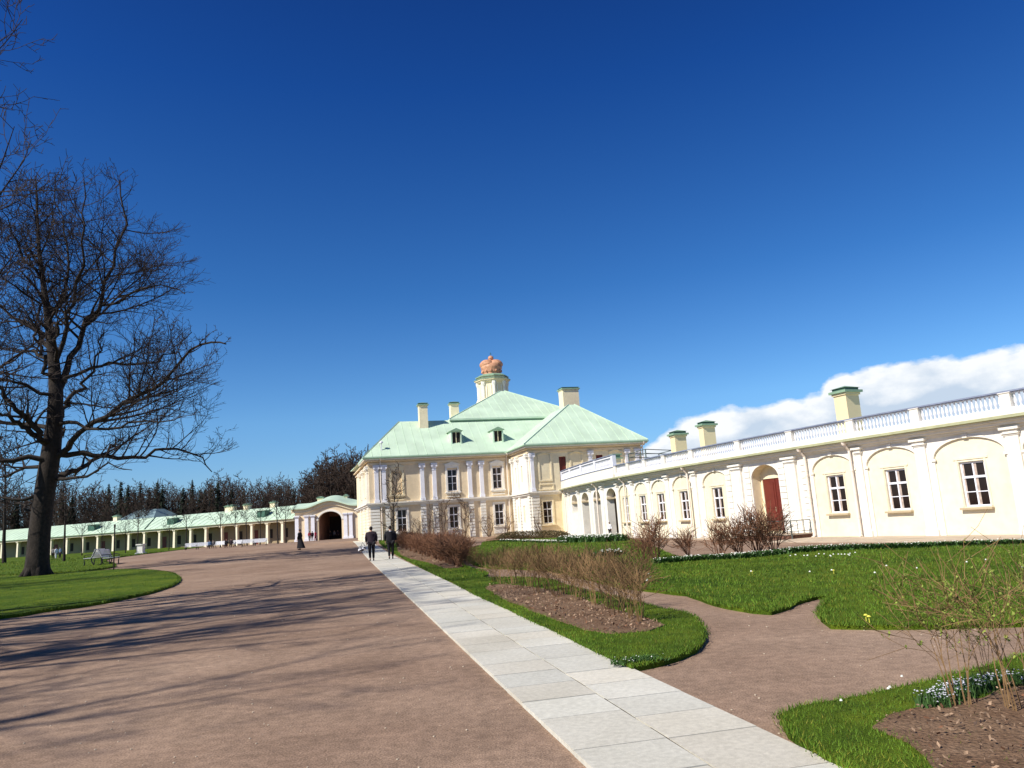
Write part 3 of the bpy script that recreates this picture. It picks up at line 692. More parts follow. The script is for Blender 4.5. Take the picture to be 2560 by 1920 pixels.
    hip('upper_roof', (-5.9, 11.7, 12.0, 27.6), (2.6, 3.2, 19.6, 20.2), 14.1, 18.7)
    # gutters on the two eaves
    b = MB(); b.box(P, -16.8, -.9, 6.36, 6.46, 9.2, 9.3); b.box(P, -.7, 13.7, -.74, -.64, 9.2, 9.3); b.box(P, -.74, -.64, -.6, 6.3, 9.2, 9.3); b.build('gutter', M_gutter, G)
    # dormers
    for c in (-6.0, -1.05):
        q = MB(); MD = lambda s, o, z: P(s, 8.1 - o, z)
        q.box(MD, c - .62, c - .47, -2.6, 0, 10.3, 12.1); q.box(MD, c + .47, c + .62, -2.6, 0, 10.3, 12.1); q.box(MD, c - .47, c + .47, -2.6, 0, 10.3, 10.5); q.box(MD, c - .47, c + .47, -2.6, 0, 11.98, 12.1)
        d = q.build('dormer', M_roof, G)
        q = MB(); q.box(MD, c - .47, c + .47, -.5, -.2, 10.5, 11.98); q.build('dormer_opening', M_dark, d)
        q = MB(); q.mesh([MD(c - .8, .16, 12.1), MD(c, .16, 12.45), MD(c + .8, .16, 12.1), MD(c - .8, -2.9, 12.1), MD(c, -3.3, 12.45), MD(c + .8, -2.9, 12.1)], [(0, 1, 4, 3), (1, 2, 5, 4), (0, 2, 1), (0, 3, 5, 2)]); q.build('dormer_roof', M_gutter, d)
        q = MB(); q.box(MD, c - .05, c + .05, -.19, -.15, 10.5, 11.98); q.build('dormer_mullion', M_tan, d)
    chimney(G, P, -9.65, -8.65, 11.2, 12.2, 12.4, 16.0, M_cream); chimney(G, P, -5.0, -3.95, 15.6, 16.6, 13.6, 16.75, M_cream); chimney(G, P, 8.2, 10.3, 10.6, 12.2, 12.0, 17.5, M_cream)
    q = MB(); q.tube([P(-14.6, 7.5, 9.9), P(-14.6, 7.5, 10.9)], .06, 6); q.lathe(P(-14.6, 7.5, 10.9), [(.05, 0), (.22, .05), (.22, .2), (.05, .3)], 8); q.build('vent_pipe', M_cool, G)
    # tower
    TC = P(2.75, 24, 0)
    def oct_(q, r, z0, z1, a0=R(8), r2=None, m=0, k=8): q.lathe(TC, [(r, z0), (r2 or r, z1)], k, m=m, a0=a0)
    q = MB(); oct_(q, 2.0, 15.5, 20.6); q.lathe(TC, [(2.9, 15.5), (2.75, 17.0), (2.35, 18.0), (2.2, 18.3)], 8, a0=R(8)); tw = q.build('tower', M_cream, G)
    q = MB()
    for k in range(8):
        t = R(8) + k * math.pi / 4; c = TC + Vector((math.cos(t), math.sin(t), 0)) * 2.0
        q.lathe(c, [(.26, 17.6), (.26, 18.0), (.2, 18.1), (.2, 20.0), (.3, 20.3), (.32, 20.6)], 6)
        t += math.pi / 8; c = TC + Vector((math.cos(t), math.sin(t), 0)) * 1.87
        n = Vector((-math.sin(t), math.cos(t), 0)); d = Vector((math.cos(t), math.sin(t), 0))
        for sg in (-1, 1): q.mesh([c + n * sg * .32 + n * a + d * o + Vector((0, 0, z)) for a in (-.05, .05) for o in (-.1, .06) for z in (18.4, 20.1)], [(0, 1, 3, 2), (4, 5, 7, 6), (2, 3, 7, 6), (0, 1, 5, 4)])
    q.build('tower_pilasters', M_white, tw)
    q = MB(); oct_(q, 2.3, 20.6, 20.8); oct_(q, 2.5, 20.8, 20.95); oct_(q, 2.15, 20.95, 21.3); q.build('tower_cornice', M_cream, tw)
    q = MB(); oct_(q, 2.6, 20.95, 21.02); oct_(q, 2.35, 21.3, 21.42); oct_(q, 2.3, 21.42, 21.72, r2=1.75); q.build('tower_roof', M_gutter, tw)
    # crown ornament
    CC = TC + Vector((0, 0, 21.7)); q = MB()
    q.lathe(CC, [(1.25, 0), (1.32, .1), (1.22, .2), (1.25, .32), (1.34, .42), (1.3, .5), (1.48, .9), (1.5, 1.25), (1.2, 1.6), (.5, 1.8)], 24); cr = q.build('crown', M_copper, G, smooth=True)
    q = MB(); side = Vector((math.cos(R(10)), math.sin(R(10)), 0)); dep = Vector((-side.y, side.x, 0))
    for sg in (-1, 1):
        v = []; f = []; nu, nv = 20, 12
        for i in range(nv + 1):
            ph = math.pi * i / nv
            for j in range(nu):
                th = 2 * math.pi * j / nu; x = math.sin(ph) * math.cos(th); y = math.sin(ph) * math.sin(th); z = math.cos(ph)
                lowz = min(0, z); sx = 1.0 - .38 * (-lowz) ** .8
                v.append(CC + side * (sg * .60 * (1 + .35 * lowz) + x * 1.06 * sx) + dep * (y * 1.3 * sx) + Vector((0, 0, 1.42 + z * (.85 if z > 0 else 1.2))))
        for i in range(nv):
            for j in range(nu): f.append((i * nu + j, i * nu + (j + 1) % nu, (i + 1) * nu + (j + 1) % nu, (i + 1) * nu + j))
        q.mesh(v, f)
    q.build('crown_lobes', M_copper, cr, smooth=True)
    q = MB()
    q.tube([CC + dep * (1.25 * math.cos(t)) + Vector((0, 0, .7 + 1.3 * math.sin(t))) for t in [math.pi * k / 10 for k in range(11)]], .15, 8)
    for k in range(12):
        t = 2 * math.pi * k / 12; c = CC + Vector((math.cos(t), math.sin(t), 0)) * 1.34
        q.tube([c + Vector((0, 0, .35)), c + Vector((math.cos(t) * .02, math.sin(t) * .02, .55)), c + Vector((math.cos(t) * .06, math.sin(t) * .06, .7))], [.12, .12, .04], 6)
    q.build('crown_arch', M_copper, cr, smooth=True)
    q = MB(); q.lathe(CC + Vector((0, 0, 1.98)), [(.05, 0), (.2, .08), (.16, .16), (.36, .35), (.4, .52), (.33, .72), (.12, .84), (.03, .88)], 14)
    q.build('orb', M_copper, cr, smooth=True)
    q = MB(); q.tube([CC + Vector((0, 0, 2.8)), CC + Vector((0, 0, 3.3))], .035, 5); q.tube([CC + Vector((0, 0, 3.08)) - side * .14, CC + Vector((0, 0, 3.08)) + side * .14], .03, 5); q.build('cross', M_dkgreen, cr)
    downpipe(G, MF, -14.85, .1, 9.2, neck=.45); downpipe(G, MF, -.55, .0, 9.2, neck=.45); downpipe(G, MR, 13.1, -.3, 9.2, neck=.5)
    # body that closes the corner between gallery and wing
    b = MB(); b.box(P, 3.3, 13.6, -8.5, 0.0, -.6, 4.6); b.build('link_block', M_cream, G)
palace()

# terrace canopy and small vent behind the balustrade
def terrace_things():
    t = thing('iron_terrace_frame', 'grey green iron frame standing on the terrace under the palace eaves', 'iron frame', P(9, -8, 4.6))
    b = MB(); pts = [P(9.2, -9, 0), P(13.4, -6.5, 0), P(13.6, -3, 0), P(9.4, -4.5, 0)]
    for p in pts: b.tube([p + Vector((0, 0, 4.5)), p + Vector((0, 0, 7.6))], .06, 6)
    for z in (7.6, 7.2, 5.6):
        for p, q in zip(pts, pts[1:] + pts[:1]): b.tube([p + Vector((0, 0, z)), q + Vector((0, 0, z))], .04, 6)
    b.tube([pts[0] + Vector((0, 0, 4.6)), pts[1] + Vector((0, 0, 7.2))], .035, 6)
    b.build('frame', M_iron, t)
    t = thing('roof_vent', 'small plastered vent with green cap standing on the terrace behind the balustrade', 'vent', P(7.4, -6, 4.6))
    b = MB(); b.box(P, 6.9, 7.7, -6.4, -5.6, 4.5, 7.0); b.build('shaft', M_cream, t)
    b = MB(); b.box(P, 6.75, 7.85, -6.55, -5.45, 7.0, 7.12); b.box(P, 6.95, 7.65, -6.35, -5.65, 7.12, 7.4); b.box(P, 6.8, 7.8, -6.5, -5.5, 7.4, 7.5); b.build('cap', M_gutter, t)
terrace_things()

# ------------------------------------------------------------------ far arcade wing and gate pavilion
def arcade():
    A = aty(738, 1350, 140); B = aty(15, 1384, 172)
    d = Vector((B.x - A.x, B.y - A.y, 0)); Ln = d.length; d.normalize(); n = Vector((d.y, -d.x, 0)); n = n if n.y < 0 else -n   # n faces the camera
    Ln += 25
    def M(s, o, z): return Vector((A.x, A.y, 0)) + d * s + n * o + Vector((0, 0, z))
    zb = lambda s: .3
    G = thing('arcade_wing', 'long low far arcade with pale green roof and white columns on the left', 'building', M(0, 0, .3))
    EZ = 4.55
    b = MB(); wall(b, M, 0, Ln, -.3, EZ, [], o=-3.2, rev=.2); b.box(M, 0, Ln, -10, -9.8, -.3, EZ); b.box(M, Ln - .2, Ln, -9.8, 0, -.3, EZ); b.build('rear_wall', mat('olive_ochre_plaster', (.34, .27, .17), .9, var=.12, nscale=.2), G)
    k = 0; s = 3.0; sp = (d.dot(Vector((aty(281, 1370, 160) - aty(320, 1370, 158.5))[:2] + (0,))) if False else 3.15)
    cols = []
    for px in (705, 667, 628, 590, 552, 513, 475, 434, 397, 359, 320, 281, 242, 205, 165, 125, 85, 42, 2):
        r = ray(px, 1350 + (738 - px) * .045); t = A.to_2d(); 
        # intersect the sight line with the column line
        r2 = Vector((r.x, 1)); den = r2.x * d.y - r2.y * d.x
        sc_ = (A.x * d.y - A.y * d.x) / den; pt = r2 * sc_; cols.append((pt - A.to_2d()).dot(d.to_2d()))
    def s_at(px, back=0):
        r = ray(px, 1345); q = A.to_2d() - n.to_2d() * back; r2 = Vector((r.x, 1)); den = r2.x * d.y - r2.y * d.x
        return ((r2 * ((q.x * d.y - q.y * d.x) / den)) - q).dot(d.to_2d())
    cm = None
    for i, s in enumerate(cols):
        q = MB(); c = M(0, 0, 0); r = .36
        v = [(r * 1.35, -.4), (r * 1.35, .35), (r * 1.15, .4), (r * 1.1, .6), (r * .95, 3.4), (r, 3.5), (r * 1.3, 3.6), (r * 1.6, 3.75), (r * 1.6, 3.9)]
        q.lathe((0, 0, 0), v, 4, a0=math.pi / 4 + math.atan2(d.y, d.x))
        if cm is None: cm = q.build('column', M_pale, G); cm.matrix_world = Matrix.Translation(M(s, -.3, .3)); o = cm
        else:
            o = cm.copy(); COL.objects.link(o)
        o.parent = G; o.matrix_parent_inverse = parent_inv(G); o.matrix_basis = Matrix.Translation(M(s, -.3, .3))
        if i in (3, 5, 9, 13, 16): q = MB(); mid = (s + (cols[i - 1])) / 2; q.box(M, mid - .6, mid + .6, -3.2, -3.14, .3, 3.0); q.build('door', M_door, G)
        else:
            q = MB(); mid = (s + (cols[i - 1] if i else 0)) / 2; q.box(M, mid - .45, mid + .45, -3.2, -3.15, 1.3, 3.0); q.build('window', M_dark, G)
    b = MB(); b.box(M, 0, Ln, -.75, .15, 4.15, EZ); b.build('entablature', M_cream, G)
    b = MB(); b.box(M, 0, Ln, -.9, .5, EZ, EZ + .12)
    b.mesh([M(0, .5, EZ + .1), M(Ln, .5, EZ + .1), M(Ln, -5, 7.15), M(0, -5, 7.15), M(0, -10.5, EZ + .1), M(Ln, -10.5, EZ + .1)], [(0, 1, 2, 3), (3, 2, 5, 4), (0, 3, 4), (1, 2, 5)])
    rf = b.build('roof', M_roof, G)
    b = MB()
    for i in range(int(Ln / 1.6)): b.tube([M(.8 + i * 1.6, .5, EZ + .14), M(.8 + i * 1.6, -5, 7.18)], .03, 4, cap=False)
    b.build('roof_seams', M_roof, rf)
    b = MB(); b.tube([M(s_at(366), .5, EZ + .2), M(s_at(388, 5), -5, 7.2)], .12, 4); b.build('roof_joint', M_dkgreen, rf)
    for s in [s_at(px, 5) - .6 for px in (682, 615, 578, 568, 287)]: chimney(G, M, s, s + 1.15, -5.9, -4.9, 6.6, 8.3, M_cream)
    for s in [s_at(px, 1) - .9 for px in (655, 428, 229)]:
        b = MB(); b.box(M, s, s + 1.9, -2.2, -.8, 5.2, 6.5); dm = b.build('dormer', M_dkgreen, G)
        b = MB(); b.box(M, s - .15, s + 2.05, -2.6, -.65, 6.5, 6.62); b.build('dormer_roof', M_roof, dm)
    # hipped roof showing behind the wing
    H = thing('pavilion_roof_building', 'grey blue hipped roof of a building rising behind the arcade', 'building', aty(370, 1300, 185))
    c = aty(375, 1300, 185); c.z = 0; F = lambda s, o, z: c + d * s + n * o + Vector((0, 0, z))
    b = MB(); b.box(F, -6.5, 6.5, -5, 5, 0, 6.6); b.build('wall', M_cream, H)
    b = MB(); b.mesh([F(-7.5, 6, 6.6), F(7.5, 6, 6.6), F(7.5, -6, 6.6), F(-7.5, -6, 6.6), F(-3.4, 1, 9.9), F(3.4, 1, 9.9), F(3.4, -1, 9.9), F(-3.4, -1, 9.9)], [(0, 1, 5, 4), (1, 2, 6, 5), (2, 3, 7, 6), (3, 0, 4, 7), (4, 5, 6, 7)])
    b.build('roof', mat('grey_blue_roof', (.18, .26, .28), .5, var=.1), H)
arcade()
def gate():
    A = aty(738, 1345, 139); Bp = aty(905, 1345, 139)
    d = Vector((1, 0, 0)); O = Vector((A.x, 139, 0)); L = Bp.x - A.x
    M = lambda s, o, z: O + Vector((s, -o, z))
    G = thing('gate_pavilion', 'pale gate pavilion with big dark arch and curved green roof between arcade and palace', 'gate', M(L / 2, 0, .3))
    ax0, ax1 = aty(796, 1300, 139).x - A.x, aty(854, 1300, 139).x - A.x; c = (ax0 + ax1) / 2; h = (ax1 - ax0) / 2
    b = MB(); wall(b, M, 0, L, -.3, 6.4, [(ax0, ax1, .25, 3.9, h * .72), (2.9, 3.7, .9, 3.4, .3)], rev=.7); b.build('wall', M_tan, G)
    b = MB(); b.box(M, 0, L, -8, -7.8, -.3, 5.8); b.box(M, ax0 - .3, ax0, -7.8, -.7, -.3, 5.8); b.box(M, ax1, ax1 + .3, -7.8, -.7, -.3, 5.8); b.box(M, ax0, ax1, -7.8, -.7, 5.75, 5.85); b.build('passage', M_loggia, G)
    b = MB(); b.box(M, ax0 + .1, ax1 - .1, -7.79, -7.7, .3, 4.6); b.build('gate_leaf', M_dark, G)
    b = MB(); b.box(M, 2.9, 3.7, -.4, -.3, .9, 3.7); b.build('side_door', M_door, G)
    b = MB()
    n = 16
    for k in range(n):
        t0, t1 = math.pi * k / n, math.pi * (k + 1) / n
        b.mesh([M(c + (h + dr) * math.cos(t), o, 3.9 + (h * .72 + dr) * math.sin(t)) for t in (t0, t1) for dr in (0, .35) for o in (0, .12)], [(0, 1, 5, 4), (1, 3, 7, 5), (3, 2, 6, 7)])
    b.build('arch_trim', M_white, G)
    for s in (c - h - 2.1, c - h - .95, c + h + .75, c + h + 1.7, .4):
        b = MB(); b.box(M, s - .32, s + .32, 0, .35, .2, 4.9); b.box(M, s - .45, s + .45, 0, .45, .1, .8); b.box(M, s - .42, s + .42, 0, .45, 4.6, 4.75); b.box(M, s - .5, s + .5, 0, .52, 4.75, 4.95); b.build('pilaster', M_cool, G)
    # roof sweeping up over the arch
    prof = lambda s: 6.35 + 1.15 * max(0, math.cos(min(1, abs(s - c) / (h * 2.3)) * math.pi) * .5 + .5)
    b = MB(); b2 = MB(); n = 40; ss = [-.6 + (L + 1.2) * k / n for k in range(n + 1)]
    for a, e in zip(ss, ss[1:]):
        z0, z1 = prof(a), prof(e)
        b.mesh([M(a, .8, z0 - .25), M(e, .8, z1 - .25), M(e, .8, z1), M(a, .8, z0), M(a, -4, z0 + .9), M(e, -4, z1 + .9), M(a, -8.5, z0), M(e, -8.5, z1), M(a, -.2, z0 - .25), M(e, -.2, z1 - .25)], [(0, 1, 2, 3), (3, 2, 5, 4), (4, 5, 7, 6), (8, 9, 1, 0)])
        b2.mesh([M(a, .3, z0 - .9), M(e, .3, z1 - .9), M(e, .3, z1 - .26), M(a, .3, z0 - .26), M(a, 0, z0 - .9), M(e, 0, z1 - .9)], [(0, 1, 2, 3), (4, 5, 1, 0)])
        if 5.6 < z0 - .26: b2.mesh([M(a, 0.01, 6.0), M(e, .01, 6.0), M(e, .01, z1 - .5), M(a, .01, z0 - .5)], [(0, 1, 2, 3)])
    b.build('roof', M_roof, G); b2.build('cornice', M_cream, G)
    for s, w, zt in ((3.2, 1.1, 8.3), (8.2, .55, 8.4), (17.0, 1.0, 9.2)):
        chimney(G, M, s, s + w, -4.5, -3.5, 6.6, zt, M_cream)
    q = MB(); q.lathe((0, 0, 0), [(.02, 0), (.4, .02), (.4, .16), (.02, .18)], 16); k = q.build('lamp', M_dark, G); k.matrix_basis = Matrix.Translation(M(3.3, .1, 4.6)) @ Matrix.Rotation(R(90), 4, 'X')
gate()

# ------------------------------------------------------------------ bare trees
def tubes(polys, kmin=3):
    b = MB()
    for pts, rad in polys:
        k = 8 if rad[0] > .25 else 6 if rad[0] > .09 else 4 if rad[0] > .03 else 3
        b.tube(pts, rad, k, cap=False)
    return b
def branch(rng, p, d, L, r0, r1, up=.12, wob=.22, n=None):
    n = n or max(3, int(L / .7) + 2); pts = [p]; d = d.normalized(); seg = L / n
    for i in range(n):
        d = (d + Vector((rng.gauss(0, wob), rng.gauss(0, wob), rng.gauss(0, wob * .7) + up)) * .5).normalized(); p = p + d * seg; pts.append(p)
    return pts, [r0 + (r1 - r0) * (i / n) ** .8 for i in range(n + 1)]
def sprout(rng, par, level, out, maxl, dens, env=None, lenf=.55, tw=.012, up=.1, spread=(35, 70)):
    pts, rad = par; cum = [0]
    for a, c in zip(pts, pts[1:]): cum.append(cum[-1] + (c - a).length)
    L = cum[-1]; n = max(2, int(L * dens[level - 1]))
    for i in range(n):
        f = .22 + .78 * (i + rng.random()) / n; t = f * L; k = max(j for j in range(len(cum)) if cum[j] <= t); k = min(k, len(pts) - 2)
        u = (t - cum[k]) / max(1e-6, cum[k + 1] - cum[k]); p = pts[k].lerp(pts[k + 1], u); d = (pts[k + 1] - pts[k]).normalized()
        ax = d.cross(Vector((rng.gauss(0, 1), rng.gauss(0, 1), rng.gauss(0, 1)))).normalized()
        nd = Matrix.Rotation(R(rng.uniform(*spread)), 3, ax) @ d
        if nd.z < -.35: nd.z *= -.4
        l = L * lenf * rng.uniform(.55, 1.1) * (1.15 - .55 * f)
        l = max(l, .35) if level < 3 else max(.3, l)
        if env and not env(p + nd * l * .9): l *= .45
        r = max(tw, min(rad[k] * .6, .035 * l + tw * .6))
        ch = branch(rng, p, nd, l, r, tw * .7, up=up, wob=.28, n=max(2, min(7, int(l / .45) + 2)))
        out[min(level, len(out) - 1)].append(ch)
        if level < maxl: sprout(rng, ch, level + 1, out, maxl, dens, env, lenf, tw, up, spread)
def big_tree():
    rng = random.Random(11)
    Y0 = 52.3; base = ground(92, 1442); Y0 = base.y
    def T(l, dy=0):
        n = len(l); return [aty(x, y, Y0 + dy * i / max(1, n - 1)) for i, (x, y) in enumerate(l)]
    trunk = (T([(92, 1449), (94, 1400), (99, 1330), (107, 1260), (117, 1200), (129, 1120), (137, 1050), (140, 980), (135, 910), (126, 840), (117, 770), (107, 700), (98, 630), (94, 560), (92, 490), (88, 440)]),
             [.80, .67, .62, .60, .60, .56, .48, .43, .35, .28, .22, .17, .13, .09, .06, .03])
    limbs = [(T([(142, 985), (160, 920), (185, 860), (215, 800), (250, 735), (282, 670), (300, 590), (305, 520), (300, 450)], 3), .24),
             (T([(205, 820), (260, 770), (320, 735), (380, 710), (430, 715), (462, 735)], -3), .12),
             (T([(145, 1140), (175, 1105), (230, 1060), (300, 1010), (360, 985), (410, 950), (470, 880), (530, 850), (565, 860)], -4), .23),
             (T([(145, 1135), (200, 1136), (265, 1140), (330, 1148), (390, 1135), (440, 1115), (500, 1150), (530, 1180)], 4), .20),
             (T([(143, 1197), (185, 1188), (235, 1180), (275, 1163), (330, 1175)], -2), .13),
             (T([(132, 875), (100, 835), (60, 800), (10, 775), (-50, 740)], 3), .18),
             (T([(138, 930), (155, 850), (170, 780), (178, 730), (205, 670), (215, 600), (200, 520), (210, 450)], -4), .17),
             (T([(140, 1000), (100, 975), (50, 955), (-20, 950), (-120, 900)], -3), .17),
             (T([(135, 1075), (80, 1060), (20, 1060), (-60, 1040), (-160, 990)], 4), .18),
             (T([(130, 1150), (70, 1145), (0, 1160), (-80, 1150), (-170, 1120)], -4), .22),
             (T([(128, 1170), (70, 1165), (20, 1190), (-60, 1200)], 4), .16),
             (T([(112, 1248), (60, 1245), (0, 1243), (-80, 1225)], -1), .15),
             (T([(108, 1290), (80, 1275), (55, 1262), (20, 1262), (-30, 1275)], 2), .10),
             (T([(143, 960), (190, 925), (250, 915), (320, 912), (390, 905), (440, 880), (480, 830)], 2), .15),
             (T([(143, 1060), (190, 1058), (240, 1075), (300, 1065), (350, 1050), (400, 1060), (455, 1040)], -6), .14),
             (T([(120, 790), (160, 730), (180, 660), (165, 580), (150, 510), (140, 440)], 5), .12),
             (T([(108, 705), (60, 640), (30, 570), (0, 520)], -3), .12),
             (T([(100, 640), (130, 580), (125, 510), (120, 440)], 2), .08),
             (T([(125, 830), (80, 760), (40, 720), (-10, 680)], -6), .12),
             (T([(135, 905), (90, 880), (40, 870), (-30, 860)], 6), .13)]
    # limbs that run towards and away from the viewer
    for i in range(14):
        k = rng.randrange(4, 13); p = trunk[0][k]; a = rng.choice((1, -1)) * R(rng.uniform(60, 120)) + (0)
        d = Vector((math.cos(a), math.sin(a), rng.uniform(.15, .8)))
        pts, _ = branch(rng, p, d, rng.uniform(6, 10) * (1 - .03 * k), .1, .02, up=.1, wob=.25, n=8); limbs.append((pts, trunk[1][k] * .42))
    # crown envelope seen from the front, as world x/z bounds around the trunk
    outl = [(425, -99), (462, 300), (480, 370), (560, 420), (640, 465), (730, 470), (760, 380), (800, 430), (860, 570), (960, 560), (1060, 530), (1150, 545), (1200, 520), (1260, 330)]
    pl = [(aty(x, y, Y0).x, aty(x, y, Y0).z) for y, x in outl]
    def env(p):
        z = p.z; zs = [q[1] for q in pl]
        if z > zs[0]: return False
        for (xa, za), (xb, zb) in zip(pl, pl[1:]):
            if zb <= z <= za: return (p.x - base.x) * 1.0 < xa + (xb - xa) * (za - z) / (za - zb + 1e-6) - base.x and abs(p.y - Y0) < 11
        return z > zb - 2 and p.x < pl[-1][0]
    lv = [[], [], [], []]; main = []
    for pts, r in limbs:
        n = len(pts) - 1
        q = []                                        # crooked limbs
        for a, c in zip(pts, pts[1:]):
            for u in (0, .5): q.append(a.lerp(c, u) + Vector((rng.gauss(0, .12), rng.gauss(0, .2), rng.gauss(0, .12))) * (1 if len(q) else 0))
        q.append(pts[-1]); n = len(q) - 1
        pl_ = (q, [r * (1 - .82 * (i / n) ** .8) for i in range(n + 1)]); main.append(pl_)
        sprout(rng, pl_, 1, lv, 3, (1.35, 2.4, 3.8), env, .50, .0135, .12)
    sprout(rng, (trunk[0][7:], trunk[1][7:]), 1, lv, 3, (1.0, 2.2, 3.4), env, .34, .0135, .12)
    t = thing('bare_tree', 'big leafless old tree with thick dark trunk on the front lawn island at left', 'tree', base)
    b = tubes([trunk] + main)
    for k in range(7):                               # root flare
        a = 2 * math.pi * k / 7; d = Vector((math.cos(a), math.sin(a), 0)); b.tube([base + d * .35 + Vector((0, 0, 1.0)), base + d * .62 + Vector((0, 0, .3)), base + d * 1.0 - Vector((0, 0, .08))], [.2, .22, .1], 6)
    b.build('trunk', M_bark, t, smooth=True)
    tubes(lv[1] + lv[2] + lv[3]).build('crown', M_twig, t)
    print('big tree', sum(map(len, lv)))
big_tree()
def make_tree(name, H, seed, crown_w, dens, maxl, tw, trunk_r, label, group, bm, tm, clear=.25, nl=12, lf=.42):
    rng = random.Random(seed); tp, tr = branch(rng, Vector((0, 0, -.1)), Vector((0, 0, 1)), H * .93, trunk_r, trunk_r * .12, up=.35, wob=.09, n=9)
    lv = [[], [], [], []]; main = []
    for i in range(nl):
        f = clear + (1 - clear) * (i + .5) / nl; k = min(int(f * 9), 8); p = tp[k].lerp(tp[k + 1], f * 9 - k); a = i * 2.4 + rng.uniform(-.4, .4); e = .25 + .9 * f
        l = crown_w * (1.15 - .75 * abs(f - .45)) * rng.uniform(.8, 1.1)
        m = branch(rng, p, Vector((math.cos(a), math.sin(a), e)), l, tr[k] * lf, tw, up=.22, wob=.22, n=7); main.append(m)
        sprout(rng, m, 1, lv, maxl, dens, None, .5, tw, .15)
    sprout(rng, (tp[4:], tr[4:]), 1, lv, maxl, dens, None, .3, tw, .15)
    t = thing(name, label, 'tree', (0, 0, 0), group=group)
    tubes([(tp, tr)] + main).build('trunk', bm, t, smooth=True); tubes(lv[1] + lv[2] + lv[3]).build('crown', tm, t)
    return t
def near_trees():
    # tall bare trees left of the path: their upper twigs show at the picture's left edge and their shadows lie across the gravel
    spots = [(-16.6, 20.0, 17.4, .6, 'tall leafless tree at the left edge with upper twigs reaching above the big tree'),
             (-21, 4.0, 20, 1.1, 'leafless tree outside the left edge, nearest to the viewer'),
             (-25, 12, 19, 2.3, 'leafless tree outside the left edge, beside the tall one with twigs in view'),
             (-22.8, 7.0, 20, 3.3, 'leafless tree outside the left edge, third from the viewer'),
             (-19.5, 9.5, 17, 5.0, 'smaller leafless tree outside the left edge between two bigger ones'),
             (-19.5, -1.0, 16, 2.6, 'smaller leafless tree behind the viewer on the left, outside the view'),
             (-40, 27, 21, 4.0, 'leafless tree outside the left edge, beside the front lawn island'),
             (-50, 33, 20, 5.2, 'leafless tree outside the left edge, farthest to the left')]
    tv = make_tree('bare_tree', 20, 6, 6.4, (2.0, 2.8, 3.6), 3, .011, .42, spots[0][4], None, M_bark, M_twig, .28, 18)
    t0 = make_tree('bare_tree', 20, 5, 6.4, (1.3, 1.9, 2.4), 3, .019, .58, spots[0][4], None, M_bark, M_twig, .30, 16, .62)
    for i, (x, y, h, rz, lab) in enumerate(spots):
        o = tv if i == 0 else t0 if i == 1 else dup(t0)
        o.location = (x, y, gz(x, y)); o.rotation_euler.z = rz; o.scale = (h / 20,) * 3; o['label'] = lab
near_trees()
def small_trees():
    g = 'row of small pruned trees in front of the arcade'
    t0 = make_tree('young_tree', 6.2, 21, 2.4, (2.2, 3.0), 2, .022, .11, 'small pruned leafless tree in the row before the far arcade', g, M_bark, M_twig, .45, 9)
    rng = random.Random(3)
    for i, (px, py, h) in enumerate([(695, 1352, 8.5), (715, 1352, 7.5), (618, 1360, 7.2), (588, 1362, 7.6), (551, 1363, 7.2), (465, 1372, 7.6), (422, 1375, 5.5), (342, 1380, 7.6), (314, 1381, 5.5), (255, 1384, 6.6), (650, 1357, 6.5), (205, 1388, 6.6)]):
        o = t0 if i == 0 else dup(t0); r = ray(px, py); Y = 128; o.location = (r.x * Y, Y, gz(r.x * Y, Y)); o.rotation_euler.z = rng.uniform(0, 6); o.scale = (h / 6.2 * 1.0,) * 2 + (h / 6.2,)
    for px, py, Y, h, rz, lab in ((160, 1401, 86, 9.5, 1, 'young leafless reddish tree standing on the lawn just right of the thick trunk'), (12, 1388, 105, 17, 2.2, 'leafless tree at the left edge in front of the arcade end'), (-70, 1390, 95, 18, 3.2, 'leafless tree just outside the left edge before the arcade')):
        o = dup(t0); r = ray(px, py); o.location = (r.x * Y, Y, gz(r.x * Y, Y) - .1); o.rotation_euler.z = rz; o.scale = (h / 6.2,) * 3; o['label'] = lab; del o['group']
    # pole on the lawn
    b = MB(); c = ground(284, 1428); b.tube([c, c + Vector((0, 0, 2.9))], .04, 6); b.tube([c + Vector((0, 0, 2.75)), c + Vector((0, 0, 2.95))], .06, 6); b.build('thin_post', M_bark, None, label='thin dark post standing at the edge of the front lawn island', cat='post')
small_trees()
